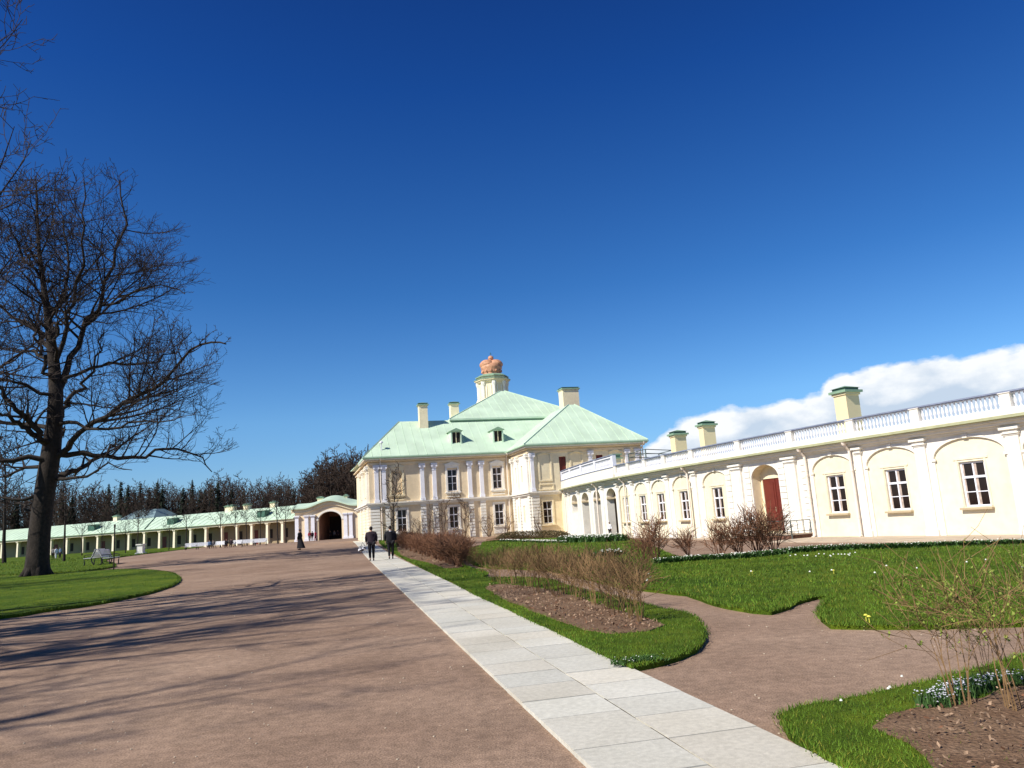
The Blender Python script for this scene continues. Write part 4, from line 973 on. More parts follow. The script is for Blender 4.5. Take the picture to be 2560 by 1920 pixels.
def forest():
    rng = random.Random(8)
    g = 'leafless trees of the wood behind the arcade'
    prot = [make_tree('wood_tree', 16, 40 + i, (4.2, 5.0, 3.6)[i], (1.5, 2.3), 2, .05, .26, 'tall leafless brown tree in the wood behind the arcade', g, M_fbark, M_ftwig, (.2, .3, .25)[i], 13) for i in range(3)]
    n = 0
    def place(px, Y, h, first=[0, 1, 2]):
        nonlocal n
        r = ray(px, 1300); k = n % 3; o = prot[k] if n < 3 else dup(prot[k]); n += 1
        o.location = (r.x * Y, Y, 0); o.rotation_euler.z = rng.uniform(0, 6.3); s = h / 16; o.scale = (s * rng.uniform(.9, 1.2), s, s)
        return o
    def top(px): # skyline height in source rows
        pts = [(-300, 1215), (0, 1225), (200, 1222), (400, 1228), (560, 1205), (640, 1215), (745, 1212), (785, 1178), (830, 1152), (930, 1138), (1000, 1138)]
        return np.interp(px, [p[0] for p in pts], [p[1] for p in pts])
    for row, (Ya, Yb, st) in enumerate(((178, 192, 17), (195, 215, 15), (218, 240, 17))):
        px = -260 + row * 7
        while px < 950:
            if px > 745: Y = rng.uniform(165, 185) + row * 8
            else: Y = rng.uniform(Ya, Yb)
            H = 1386.6 - .0664 * px
            h = (H - top(px) + rng.uniform(-26, 14)) / FPX * Y + 1.2
            o = place(px, Y, h)
            if px > 745: o['group'] = 'taller leafless trees behind the gate'; o['label'] = 'tall leafless dark tree of the clump behind the gate pavilion'
            px += st * rng.uniform(.7, 1.3) * (1.25 if px < 300 else .55 if px > 760 else 1)
    # firs
    def fir(seed):
        r = random.Random(seed); b = MB(); H = 14
        b2 = MB(); b2.tube([(0, 0, -.2), (0, 0, H)], [.22, .03], 6)
        for i in range(34):
            f = i / 34; z = 1.5 + f * (H - 1.6); R0 = 2.9 * (1 - f) ** .8 + .15; m = 9 if f < .7 else 6
            for k in range(m):
                a = k * 2 * math.pi / m + i * .7 + r.uniform(-.2, .2); L = R0 * r.uniform(.65, 1.12); d = Vector((math.cos(a), math.sin(a), 0)); s = Vector((-d.y, d.x, 0))
                for q in range(4):
                    u = q / 4; p = d * (L * u) + Vector((0, 0, z - .35 * L * u)); w = .34 * (1 - u * .5) * R0 ** .4
                    b.quad(p + s * w, p + d * L * .42 + Vector((0, 0, -.32 * L * .4 + r.uniform(-.1, .1))), p - s * w, p + Vector((0, 0, .22)))
        t = thing('fir_tree', 'dark pointed fir tree rising among the leafless trees behind the arcade', 'tree', group='dark firs behind the arcade')
        b2.build('trunk', M_fbark, t); b.build('crown', M_fir, t); return t
    F = [fir(1), fir(2)]
    for i, px in enumerate([-60, -20, 40, 155, 180, 270, 300, 318, 350, 372, 392, 405, 458, 500, 512, 528, 545, 580, 610, 660, 700, 735, 770, 800, 720, 335, 480]):
        o = F[i % 2] if i < 2 else dup(F[i % 2]); Y = rng.uniform(182, 205); r = ray(px, 1300); H = 1386.6 - .0664 * px
        h = (H - (1192 if 260 < px < 560 else 1212) + rng.uniform(-22, 12)) / FPX * Y; o.location = (r.x * Y, Y, 0); o.scale = (h / 14 * rng.uniform(.8, 1.1),) * 2 + (h / 14,); o.rotation_euler.z = rng.uniform(0, 6)
    # brush that closes the wood near the ground
    b = MB()
    for i in range(16000):
        px = rng.uniform(-400, 960); Y = rng.uniform(192, 260); r = ray(px, 1300); x = r.x * Y
        hm = 9.5 if px < 745 else 13.0
        z = rng.uniform(0, hm) ; s = rng.uniform(.25, .75); a = rng.uniform(0, 3.14)
        d = Vector((math.cos(a), math.sin(a), 0)) * s * .35; p = Vector((x, Y, z)); u = Vector((rng.gauss(0, .3), rng.gauss(0, .3), 1)).normalized() * s * 2
        b.quad(p - d, p + d, p + u)
    b.build('undergrowth', M_ftwig, None, label='dense brown brush closing the wood behind the arcade', cat='brush', kind='stuff')
forest()

# ------------------------------------------------------------------ shrubs, flowers, grass
def make_shrub(name, label, group, H, seed, ns, fan, m, tw=.006, r=.012, lens=.45, dens=(5, 6, 7), bud=None, nb=0, maxl=2, clear=.45):
    rng = random.Random(seed); st = []; lv = [[], [], [], []]
    for i in range(ns):
        a = rng.uniform(0, 6.28); e = rng.uniform(0, fan); d = Vector((math.cos(a) * math.sin(e), math.sin(a) * math.sin(e), math.cos(e)))
        p = Vector((math.cos(a), math.sin(a), 0)) * rng.uniform(0, .10) + Vector((0, 0, -.05)); L = H * rng.uniform(.7, 1.02)
        s_ = branch(rng, p, d, L, r, tw, up=.06, wob=.10, n=7); st.append(s_)
        k = int(7 * clear); sprout(rng, (s_[0][k:], s_[1][k:]), 1, lv, maxl, dens, None, lens, tw, .18, (20, 60))
    t = thing(name, label, 'shrub', group=group)
    tubes(st).build('stems', m, t); tubes(lv[1] + lv[2] + lv[3]).build('twigs', m, t)
    if bud:
        b = MB(); src = lv[1] + lv[2]
        for _ in range(nb):
            pts, _r = rng.choice(src); p = rng.choice(pts[1:]); s_ = rng.uniform(.007, .017); u = Vector((rng.gauss(0, 1), rng.gauss(0, 1), rng.gauss(.4, 1))).normalized(); w = u.cross(Vector((.3, .2, 1))).normalized()
            b.quad(p, p + w * s_ * .6 + u * s_, p + u * s_ * 2.2, p - w * s_ * .6 + u * s_)
        b.build('buds', bud, t, kind='stuff')
    return t
def put(protos, i, p, rz, s, lab=None, group=None, used=set()):
    src = protos[i % len(protos)]
    if src.name not in used: used.add(src.name); o = src
    else: o = dup(src)
    o.location = p; o.rotation_euler.z = rz; o.scale = s if hasattr(s, '__len__') else (s,) * 3
    if lab: o['label'] = lab
    if group: o['group'] = group
    elif group == '': del o['group']
    return o
def shrubs():
    rng = random.Random(4)
    g1 = 'brown bare shrubs in the strip bed beside the paved walk'
    A = [make_shrub('bare_shrub', 'thin stemmed leafless brown shrub in the soil strip beside the paved walk', g1, .55, 60 + i, 10, .38, M_shrub2, .0040, .0075, .34, (6, 9)) for i in range(3)]
    pts = z4([(1070, 585), (1120, 600), (1190, 600), (1250, 640), (1310, 625), (1370, 670), (1430, 650), (1500, 690), (1560, 680), (1640, 725), (1700, 715), (1780, 760), (1850, 790), (1930, 815), (2010, 860), (2080, 880), (1900, 770), (1600, 660)])
    o_ = ('first', 'second', 'third', 'fourth', 'fifth', 'sixth', 'seventh', 'eighth', 'ninth', 'tenth', 'eleventh', 'twelfth', 'thirteenth', 'fourteenth', 'fifteenth', 'last')
    SL = ['thin leafless brown shrub in the soil strip by the walk, %s from its far end' % k for k in o_[:16]] + ['back shrub of the soil strip, nearer of the two behind the row', 'back shrub of the soil strip, farther of the two behind the row']
    for i, (x, y) in enumerate(pts): put(A, i, ground(x, y) + Vector((0, 0, .08)), rng.uniform(0, 6), rng.uniform(.85, 1.08), SL[i])
    g2 = 'dense brown leafless hedge shrubs beside the far part of the walk'
    B = [make_shrub('hedge_shrub', 'dense brown leafless shrub of the hedge beside the far part of the walk', g2, .78, 70 + i, 24, .5, M_shrub, .0075, .011, .36, (8, 9), clear=.15) for i in range(3)]
    k = 0
    for t in np.linspace(0, 1, 15):
        for off in (0, 1):
            x = 400 + (830 - 400) * t + off * 40; y = 330 + (475 - 330) * t - off * 45
            q = z4([(x, y)])[0]; put(B, k, ground(*q) + Vector((0, 0, .08)), rng.uniform(0, 6), rng.uniform(.9, 1.1)); k += 1
    g3 = 'leafless brown shrubs on the lawn beyond the strip bed'
    C = [make_shrub('lawn_shrub', 'bushy leafless brown shrub on the lawn beyond the strip bed', g3, .38, 80 + i, 12, .75, M_shrub2, .0055, .008, .42, (8, 9), clear=.2) for i in range(2)]
    k = 0
    for x, y in [(880, 470), (930, 455), (990, 470), (1050, 462), (1110, 476), (1170, 470), (1230, 480), (1290, 472), (1350, 485), (1410, 478), (1460, 490), (1530, 500), (1600, 520), (1680, 540), (1750, 560), (1830, 580), (1900, 590), (1960, 600), (2030, 600), (2090, 590), (1150, 440), (1260, 440), (1380, 440), (1500, 450), (1640, 480), (1760, 500), (1900, 520)]:
        q = z4([(x, y)])[0]; put(C, k, ground(*q) + Vector((0, 0, .05)), rng.uniform(0, 6), rng.uniform(.8, 1.1)); k += 1
    # loose red brown bushes in front of the gallery
    D = [make_shrub('garden_bush', 'x', None, .92, 90 + i, 16, .8, M_shrub, .0075, .013, .45, (7, 9), clear=.2) for i in range(2)]
    labs = ['spreading red brown leafless bush left of the row, in front of the arches windows', 'small upright leafless bush between two bigger ones before the gallery', 'leafless bush before the gallery, left of the thickest clump', 'thick red brown leafless bush before the portal, left in its clump', 'tall thick red brown bush hiding the foot of the red door', 'round red brown bush just left of the iron railing', 'low leafless bush at the left foot of the spreading bush']
    for k, (x, y, s) in enumerate([(1640, 1402, 1.25), (1722, 1392, .85), (1800, 1395, 1.0), (1852, 1392, 1.15), (1895, 1388, 1.35), (1938, 1386, 1.2), (1608, 1412, .8)]):
        o = put(D, k, ground(x, y) + Vector((0, 0, .05)), rng.uniform(0, 6), s, labs[k])
    # budding shrubs at the right front
    Fp = [make_shrub('budding_shrub', 'x', None, .66, 30 + i, 7, .22, M_shrub2, .0024, .0070, .20, (7, 8, 8), M_bud, 650, 3, .5) for i in range(2)]
    labs = ['budding shrub with slanting bare stems at the right front bed, leftmost', 'second budding shrub from the left in the right front bed', 'budding shrub at the right front bed close to the picture edge', 'budding shrub at the right front corner beyond the picture edge', 'smaller budding shrub behind the others in the right front bed']
    for k, (x, y, s, rz) in enumerate([(2420, 1792, 1.0, .4), (2535, 1800, 1.02, 2), (2600, 1740, 1.05, 3.4), (2760, 1780, 1.05, 5), (2478, 1735, .62, 1)]):
        put(Fp, k, ground(x, y) + Vector((0, 0, .09)), rz, s, labs[k])
    # plants trained on the palace wall
    M_clb = mat('dark_climber_stems', (.085, .045, .028), .9, var=.3, nscale=3)
    def climber(lab, lines, seed, dens=(2.6, 3.2), b_=6.75, wing=False, r=.05):
        rg = random.Random(seed); st = []; lv = [[], [], []]
        for ln in lines:
            pts = [P(a, (b_ if not wing else -.45) + rg.uniform(-.15, .15), z) for a, z in ln]
            pts[0].z = gz(pts[0].x, pts[0].y) - .05; q = []
            for u_, w_ in zip(pts, pts[1:]):
                for t_ in (0, .33, .66): q.append(u_.lerp(w_, t_) + Vector((rg.gauss(0, .06), rg.gauss(0, .04), rg.gauss(0, .05))) * (1 if q else 0))
            q.append(pts[-1]); n_ = len(q) - 1; L_ = (q, [r * (1 - .75 * k / n_) for k in range(n_ + 1)]); st.append(L_)
            sprout(rg, L_, 1, lv, 2, dens, None, .30, .016, .12, (30, 80))
        t = thing('wall_climber', lab, 'climber'); tubes(st).build('stems', M_clb, t); tubes(lv[1] + lv[2]).build('twigs', M_clb, t)
    climber('leafless climber trained up the palace front between the left pair of rusticated strips', [[(-9.7, 0), (-9.8, 1.5), (-9.5, 3), (-9.7, 4.1)], [(-9.6, 0), (-9.2, 1.4), (-9.0, 2.8), (-8.6, 3.9)], [(-9.8, 0), (-10.4, 1.2), (-10.6, 2.4)]], 1)
    climber('leafless climber arching over the middle lower palace window from its left side', [[(-8.1, 0), (-7.9, 1.6), (-8.0, 3.1), (-7.7, 4.1), (-7.0, 4.5), (-6.2, 4.55)], [(-8.1, 0), (-8.4, 1.5), (-8.3, 3.0), (-8.5, 4.2)]], 2, (3.4, 4.2))
    climber('leafless climber arching over the middle lower palace window from its right side', [[(-5.9, 0), (-5.8, 1.5), (-5.6, 2.9), (-5.8, 3.9), (-6.4, 4.4), (-7.2, 4.5)], [(-5.9, 0), (-5.4, 1.6), (-5.2, 3.4)]], 3, (3.4, 4.2))
    climber('low dark leafless bush right under the middle lower palace window', [[(-7.2, 0), (-7.3, .6), (-7.1, 1.2)], [(-6.9, 0), (-6.7, .7), (-6.6, 1.1)], [(-7.0, 0), (-6.95, 1.1)]], 4, (6, 6), 6.2)
    climber('thin leafless climber just right of the leftmost lower palace window', [[(-11.5, 0), (-11.6, 1.5), (-11.4, 2.6)], [(-11.4, 0), (-11.0, 1.3), (-10.9, 2.2)]], 5, (2.4, 3))
    climber('leafless bush against the palace front left of the rightmost lower window', [[(-3.3, 0), (-3.5, 1.2), (-3.2, 2.2)], [(-3.2, 0), (-2.8, 1.2), (-2.9, 2.4)], [(-3.2, 0), (-4.0, 1.0), (-4.1, 1.9)]], 6, (4, 5), 6.4)
    climber('leafless bush against the palace front before the rightmost lower window', [[(-1.5, 0), (-1.4, 1.2), (-1.1, 2.3)], [(-1.4, 0), (-.9, 1.1), (-.8, 2.0)]], 7, (5, 6), 6.2)
    climber('thin leafless climber on the rusticated corner of the projecting palace wing', [[(.5, 0), (.45, 1.4), (.6, 3.2)], [(.5, 0), (.1, 1.2), (.0, 2.0)]], 8, (3, 4), wing=True)
    t = make_tree('wall_tree', 8.2, 77, 1.8, (2.8, 3.6), 2, .026, .13, 'slim leafless tree standing before the left corner of the palace', None, M_bark, M_twig, .10, 20)
    p = P(-13.9, 5.6, 0); t.location = (p.x, p.y, gz(p.x, p.y)); t.scale = (.95, .6, .95)
    # low clipped dark hedge in front of the wing
    b = MB()
    for i in range(7000):
        u = rng.random(); x, y = 1240 + 190 * u, 1349 - 5 * u; p = ground(x, y); h = .75 * (1 - abs(2 * u - 1) ** 6)
        p = p + Vector((rng.gauss(0, .15), rng.uniform(-1.2, 1.2), rng.uniform(0, h))); s = rng.uniform(.04, .1); d = Vector((rng.gauss(0, 1), rng.gauss(0, 1), rng.gauss(0, 1))).normalized() * s; e = Vector((rng.gauss(0, 1), rng.gauss(0, 1), rng.gauss(0, 1))).normalized() * s
        b.quad(p - d, p + e, p + d)
    b.build('low_hedge', mat('hedge_leaves', (.05, .07, .02), .9, var=.5, nscale=5, col2=(.14, .09, .04)), None, label='low clipped dark hedge before the projecting palace wing', cat='hedge')
shrubs()
def flowers():
    rng = random.Random(12)
    def strip(name, label, line, n, w, h, fr, sz, flm, world=False, leaf=.07):
        P_ = [ground(*q) for q in line]; cum = [0]
        for a, c in zip(P_, P_[1:]): cum.append(cum[-1] + (c - a).length)
        b = MB()
        for i in range(n):
            t = rng.random() * cum[-1]; k = max(j for j in range(len(cum)) if cum[j] <= t); k = min(k, len(P_) - 2); u = (t - cum[k]) / (cum[k + 1] - cum[k]); p = P_[k].lerp(P_[k + 1], u)
            p = p + Vector((rng.uniform(-w, w), rng.uniform(-w, w), 0)); p.z = gz(p.x, p.y) + .06
            hh = h * rng.uniform(.5, 1)
            if rng.random() < fr:
                c = p + Vector((0, 0, hh)); s = sz * rng.uniform(.6, 1.2)
                b.mesh([c + Vector((math.cos(a) * s, math.sin(a) * s, rng.uniform(-.3, .3) * s)) for a in (0, 1.25, 2.5, 3.75, 5)] + [c + Vector((0, -.0, s * .7))], [(0, 1, 5), (1, 2, 5), (2, 3, 5), (3, 4, 5), (4, 0, 5), (0, 4, 3, 2, 1)], 1)
            else:
                a = rng.uniform(0, 6.28); d = Vector((math.cos(a), math.sin(a), 0)); q = Vector((-d.y, d.x, 0)) * leaf * .25
                b.quad(p - q, p + q, p + d * leaf * .7 + Vector((0, 0, hh)))
        return b.build(name, [M_fol, flm], None, label=label, cat='flowers', kind='stuff')
    strip('flower_border', 'long border of white spring flowers along the far edge of the right lawn', [(1960, 1388), (2065, 1380), (2300, 1374), (2560, 1366), (2800, 1360)], 8000, .30, .18, .04, .024, M_flw, leaf=.2)
    strip('flower_border', 'white flowers and dark leaves under the red brown bushes before the gallery', [(1650, 1412), (1700, 1408), (1760, 1404), (1850, 1400), (1950, 1390)], 5000, .26, .16, .03, .022, M_flw, leaf=.16)
    strip('flower_border', 'white flower line on the lawn in front of the projecting palace wing', [(1255, 1355), (1330, 1357), (1420, 1359)], 4000, .35, .2, .10, .045, M_flw, leaf=.2)
    strip('flower_border', 'dark green leafy plants dotted with white on the lawn before the gallery arches', [(1420, 1357), (1480, 1356), (1540, 1355)], 4000, .8, .5, .08, .07, M_flw, leaf=.35)
    strip('flower_clump', 'small white and dark flower clump on the lawn behind the brown shrubs', [(1500, 1396), (1545, 1392)], 700, .25, .25, .12, .035, M_flw, leaf=.2)
    strip('flower_clump', 'dense clump of bluish white blossom under the right front shrubs', [(2330, 1795), (2400, 1765), (2470, 1740), (2560, 1735), (2700, 1740)], 2600, .10, .12, .16, .009, M_flb, leaf=.05)
    strip('flower_clump', 'clover like leafy patch with tiny white flowers at the tip of the strip lawn', [(1560, 1672), (1640, 1662)], 700, .14, .04, .03, .008, M_flw, leaf=.06)
    # single flowers in the grass
    b = MB(); P_ = LAWN['c']
    spots = [(2082, 1444), (2190, 1452), (1880, 1446), (2027, 1448), (2420, 1424), (2468, 1418), (1628, 1460), (2140, 1396), (2560, 1440), (2295, 1440), (2219, 1433)] + [(1960 + rng.uniform(0, 170), 1396 + rng.uniform(0, 10)) for _ in range(18)] + [(1606 + rng.uniform(-10, 20), 1460 + rng.uniform(-10, 10)) for _ in range(3)] + [(2228, 1774), (2232, 1770), (2110, 1806), (2262, 1740)]
    for x, y in spots:
        c = ground(x, y) + Vector((0, 0, .15)); s = .022 if y < 1700 else .012
        b.lathe(c, [(s, 0), (s * .6, s)], 6)
    b.build('daisies', M_flw, None, label='scattered single white flowers in the right hand lawns', cat='flowers', kind='stuff')
    for k, (x, y, lab) in enumerate([(2168, 1565, 'small yellow flower at the near edge of the right lawn, left of its pair'), (2176, 1569, 'small yellow flower at the near edge of the right lawn, right of its pair'), (2086, 1442, 'yellow flower in the middle of the right lawn'), (1882, 1444, 'yellow flower in the left part of the right lawn')]):
        b = MB(); c = ground(x, y) + Vector((0, 0, .12)); b.lathe(c, [(.014, 0), (.028, .012), (.012, .028)], 7); b.tube([c - Vector((0, 0, .1)), c], .006, 4)
        b.build('yellow_flower', M_fly, None, label=lab, cat='flower')
    # dead leaves and broken stems on the soil
    for nm, poly, n, s0, lab in (('leaf_litter', soil_b, 1500, .026, 'dry leaves and stubs on the soil strip between the brown shrubs'), ('leaf_litter', soil_e, 1500, .018, 'dry leaves and broken stems on the soil of the right front bed'), ('leaf_litter', soil_a, 900, .06, 'dry leaves on the soil under the far hedge')):
        b = MB(); x0, x1 = min(p.x for p in poly), max(p.x for p in poly); y0, y1 = min(p.y for p in poly), max(p.y for p in poly); k = 0
        while k < n:
            x, y = rng.uniform(x0, x1), rng.uniform(y0, y1)
            if not in_poly(poly, x, y) or (nm == 'leaf_litter' and s0 == .018 and rng.random() < .45 and y < 6): k += .3; continue
            p = Vector((x, y, gz(x, y) + .10 + abs(rng.gauss(0, s0 * .7)))); s = s0 * rng.uniform(.5, 1.3)
            d = Vector((rng.gauss(0, 1), rng.gauss(0, 1), rng.gauss(0, .6))).normalized() * s; e = Vector((rng.gauss(0, 1), rng.gauss(0, 1), rng.gauss(0, .6))).normalized() * s * .6
            b.quad(p - d, p - e, p + d, p + e, m=0 if rng.random() < .8 else 1)
            k += 1
        b.build(nm, [M_leafd, M_shrub], None, label=lab, cat='leaf litter', kind='stuff')
    b = MB()
    for _ in range(900):                              # pale pebbles on the gravel
        Y = 3.2 + 26 * rng.random() ** 1.6; X = rng.uniform(-.66 * Y - 1, .75 * Y)
        if PXL(Y) - .02 < X < PXR(Y) + .02 or any(in_poly(LAWN[k], X, Y) for k in 'abce'): continue
        s = rng.uniform(.003, .009) * (1 + Y * .05); b.lathe((X, Y, gz(X, Y)), [(s * .8, 0), (s, s * .4), (s * .5, s * .8)], 5)
    b.build('pebbles', M_apron, None, label='small pale pebbles scattered on the reddish gravel', cat='pebbles', kind='stuff')
flowers()
def grass():
    rg = np.random.default_rng(3)
    for key, K, hmul, lab in (('e', 60000, 1.0, 'short grass blades of the right front bed'), ('b', 75000, 1.0, 'short grass blades of the strip lawn beside the walk'), ('c', 52000, 1.25, 'short grass blades of the large right lawn'), ('a', 30000, 1.3, 'short grass blades of the far bed beside the walk'), ('f', 32000, 1.3, 'short grass blades of the front lawn island'), ('g', 16000, 1.5, 'short grass blades of the far left lawn')):
        poly = np.array([p[:] for p in LAWN[key]]); x0, y0 = poly.min(0); x1, y1 = poly.max(0); x0 = max(x0, -75); x1 = min(x1, 32); y0 = max(y0, 2.5); y1 = min(y1, 115)
        def inside(pl, X, Y):
            pl = np.array([p[:] for p in pl]); r = np.zeros(len(X), bool); xj, yj = pl[-1]
            for xi, yi in pl:
                c = ((yi > Y) != (yj > Y)) & (X < (xj - xi) * (Y - yi) / (yj - yi + 1e-12) + xi); r ^= c; xj, yj = xi, yi
            return r
        # blade density falls with the square of distance from the walk's near end; rows are sampled accordingly
        N = 400000; u = rg.random(N); Y = 1 / (1 / y0 + u * (1 / y1 - 1 / y0)); X = rg.uniform(x0, x1, N)
        n = int(min(N, K * (x1 - x0) * (1 / y0 - 1 / y1))); X, Y = X[:n], Y[:n]
        k = inside(poly, X, Y)
        for s_ in (soil_b, soil_a, soil_e): k &= ~(inside(s_, X, Y) & (rg.random(len(X)) < .95))
        X, Y = X[k], Y[k]
        ex, ey = [], []                                # a ragged fringe along the cut edge and around the soil
        for pl, dens in [(poly, 1.0)] + [(np.array([p[:] for p in q]), .6) for q in ((soil_b,) if key == 'b' else (soil_e,) if key == 'e' else ())]:
            for p_, q_ in zip(pl, np.roll(pl, -1, 0)):
                if not (y0 <= p_[1] <= y1 and x0 - 1 <= p_[0] <= x1): continue
                m = int(np.hypot(*(q_ - p_)) * 2600 / (3 + p_[1]) * dens); t_ = rg.random(m)[:, None]; w_ = p_ + (q_ - p_) * t_ + rg.normal(0, .022, (m, 2)); ex.append(w_[:, 0]); ey.append(w_[:, 1])
        X = np.concatenate([X] + ex); Y = np.concatenate([Y] + ey); n = len(X)
        X = X + rg.normal(0, .02, n); Y = Y + rg.normal(0, .02, n)
        pat = .5 + .5 * np.sin(X * 1.7 + 2 * np.sin(Y * .9)) * np.sin(Y * 1.3 + 1.7 * np.sin(X * .8)); pat2 = .5 + .5 * np.sin(X * 5.1 + Y * 3.3 + 2 * np.sin(Y * 4.1))
        Z = np.array([gz(a, b) for a, b in zip(X, Y)]) + .055
        h = (.028 + .020 * rg.random(n)) * hmul * (1 + Y * .012); w = .0022 * (1 + Y * .16) * (.7 + .6 * rg.random(n)); a = rg.uniform(0, np.pi, n); lean = rg.normal(0, .45, (n, 2)) * h[:, None]
        v = np.empty((n, 3, 3)); v[:, 0] = np.stack([X - w * np.cos(a), Y - w * np.sin(a), Z], 1); v[:, 1] = np.stack([X + w * np.cos(a), Y + w * np.sin(a), Z], 1)
        v[:, 2] = np.stack([X + lean[:, 0], Y + lean[:, 1], Z + h], 1)
        me = bpy.data.meshes.new('grass'); me.vertices.add(3 * n); me.vertices.foreach_set('co', v.ravel()); me.loops.add(3 * n); me.loops.foreach_set('vertex_index', np.arange(3 * n, dtype=np.int32))
        me.polygons.add(n); me.polygons.foreach_set('loop_start', np.arange(0, 3 * n, 3, dtype=np.int32)); me.update(calc_edges=True)
        t = (.45 + .75 * rg.random(n)) * (.75 + .5 * pat); yel = rg.random(n) < .05 + .22 * pat * pat2
        c = np.stack([t * np.where(yel, 1.9, 1), t * np.where(yel, 1.05, 1), t * np.where(yel, 1.6, 1)], 1)
        me.materials.append(M_grass); corner_colors(me, c)
        link('grass', me, None, label=lab, cat='grass', kind='stuff')
grass()

# ------------------------------------------------------------------ people
def skin(name, J, Ed, m, parent, sub=2, root=0):
    me = bpy.data.meshes.new(name); me.from_pydata([j[:3] for j in J], Ed, []); o = bpy.data.objects.new(name, me); COL.objects.link(o)
    md = o.modifiers.new('s', 'SKIN'); md.use_smooth_shade = True
    for i, j in enumerate(J):
        sv = me.skin_vertices[0].data[i]; sv.radius = (j[3], j[4] if len(j) > 4 else j[3]); sv.use_root = (i == root)
    ms = o.modifiers.new('u', 'SUBSURF'); ms.levels = ms.render_levels = sub
    dg = bpy.context.evaluated_depsgraph_get(); new = bpy.data.meshes.new_from_object(o.evaluated_get(dg)); bpy.data.objects.remove(o)
    new.name = name; new.materials.clear(); new.materials.append(m)
    for p in new.polygons: p.use_smooth = True; p.material_index = 0
    return link(name, new, parent)
def person(loc, rz, h, label, coat, legs, hair=None, pose='walk', step=.18, coat_len=.95, arms=((-.05, .1), (.05, -.1)), skirt=None, group=None, hood=None, build=1.0, shoes=None):
    """faces local +Y; all joints in metres for a 1.7 m figure"""
    t = thing('person', label, 'person', (0, 0, 0), 0, group); k = h / 1.7; w = build
    S = lambda *a: tuple(x * k for x in a)
    sit = pose == 'sit'; dz = -.42 if sit else 0
    if sit: L = [(.1, .42, .46), (.1, .46, .08), (.1, .58, .04)]; Rr = [(-.1, .42, .46), (-.1, .46, .08), (-.1, .58, .04)]
    else: L = [(.09, step * .55 + .02, .48), (.09, step, .09), (.09, step + .13, .035)]; Rr = [(-.09, -step * .2 + .03, .48), (-.09, -step, .11), (-.09, -step + .13, .04)]
    (la, lb), (ra, rb) = arms
    J = [(0, 0, .93 + dz, .13, .10), (0, .0, 1.15 + dz, .125, .09), (0, 0, 1.33 + dz, .11, .08), (0, .0, 1.47 + dz, .05), (0, .02, 1.56 + dz, .075, .085), (0, .02, 1.645 + dz, .065, .075),
         (.09, 0, .90 + dz, .085), (*L[0], .055), (*L[1], .036), (*L[2], .032), (-.09, 0, .90 + dz, .085), (*Rr[0], .055), (*Rr[1], .036), (*Rr[2], .032),
         (.165 * w, 0, 1.35 + dz, .05), (.225 * w, -.03 + la * .5, 1.13 + dz, .038), (.215 * w, .06 + la, .92 + dz, .026), (.21 * w, .08 + la, .84 + dz, .028),
         (-.165 * w, 0, 1.35 + dz, .05), (-.225 * w, -.03 + ra * .5, 1.13 + dz, .038), (-.215 * w, .06 + ra, .92 + dz, .026), (-.21 * w, .08 + ra, .84 + dz, .028)]
    E_ = [(0, 1), (1, 2), (2, 3), (3, 4), (4, 5), (0, 6), (6, 7), (7, 8), (8, 9), (0, 10), (10, 11), (11, 12), (12, 13), (2, 14), (14, 15), (15, 16), (16, 17), (2, 18), (18, 19), (19, 20), (20, 21)]
    n0 = len(J)
    for hand, sg in ((17, 1), (21, -1)):                # fingers and thumb
        hx, hy, hz = J[hand][:3]
        for f, (ox, l) in enumerate(((-.02, .07), (-.007, .08), (.007, .077), (.02, .06))):
            J += [(hx + sg * .004, hy + ox, hz - .03, .009), (hx, hy + ox + .008, hz - .03 - l, .007)]; E_ += [(hand, len(J) - 2), (len(J) - 2, len(J) - 1)]
        J += [(hx - sg * .012, hy + .035, hz - .035, .009)]; E_.append((hand, len(J) - 1))
    J = [S(*j) for j in J]
    body = skin('body', J, E_, M_skin, t, 1)
    # trousers
    q = [(0, 0, .95 + dz, .145 * w, .115), (.095, 0, .88 + dz, .10 * w), (*L[0], .075), (L[1][0], L[1][1], L[1][2] + .02, .062), (-.095, 0, .88 + dz, .10 * w), (*Rr[0], .075), (Rr[1][0], Rr[1][1], Rr[1][2] + .02, .062)]
    skin('trousers', [S(*j) for j in q], [(0, 1), (1, 2), (2, 3), (0, 4), (4, 5), (5, 6)], legs, t, 1)
    for X in (L, Rr): skin('shoe', [S(X[1][0], X[1][1] - .03, .045 if X is L else X[1][2] - .05, .045), S(X[2][0], X[2][1] + .03, .035, .038)], [(0, 1)], shoes or M_black, t, 1)
    # coat
    q = [(0, -.005, coat_len * .86 + dz, (.215 if build < 1.1 else .245) * w, .16 * w), (0, 0, 1.12 + dz, .20 * w, .14 * w), (0, 0, 1.36 + dz, .17 * w, .12), (0, 0, 1.455 + dz, .075),
         (.18 * w, 0, 1.355 + dz, .088), (.23 * w, -.03 + la * .5, 1.13 + dz, .066), (.22 * w, .055 + la, .93 + dz, .052), (-.18 * w, 0, 1.355 + dz, .088), (-.23 * w, -.03 + ra * .5, 1.13 + dz, .066), (-.22 * w, .055 + ra, .93 + dz, .052)]
    ed = [(0, 1), (1, 2), (2, 3), (2, 4), (4, 5), (5, 6), (2, 7), (7, 8), (8, 9)]
    if coat_len > 1: q[0] = (0, -.01, .62 + dz, .19 * w, .16)
    skin('jacket', [S(*j) for j in q], ed, coat, t, 1, 1)
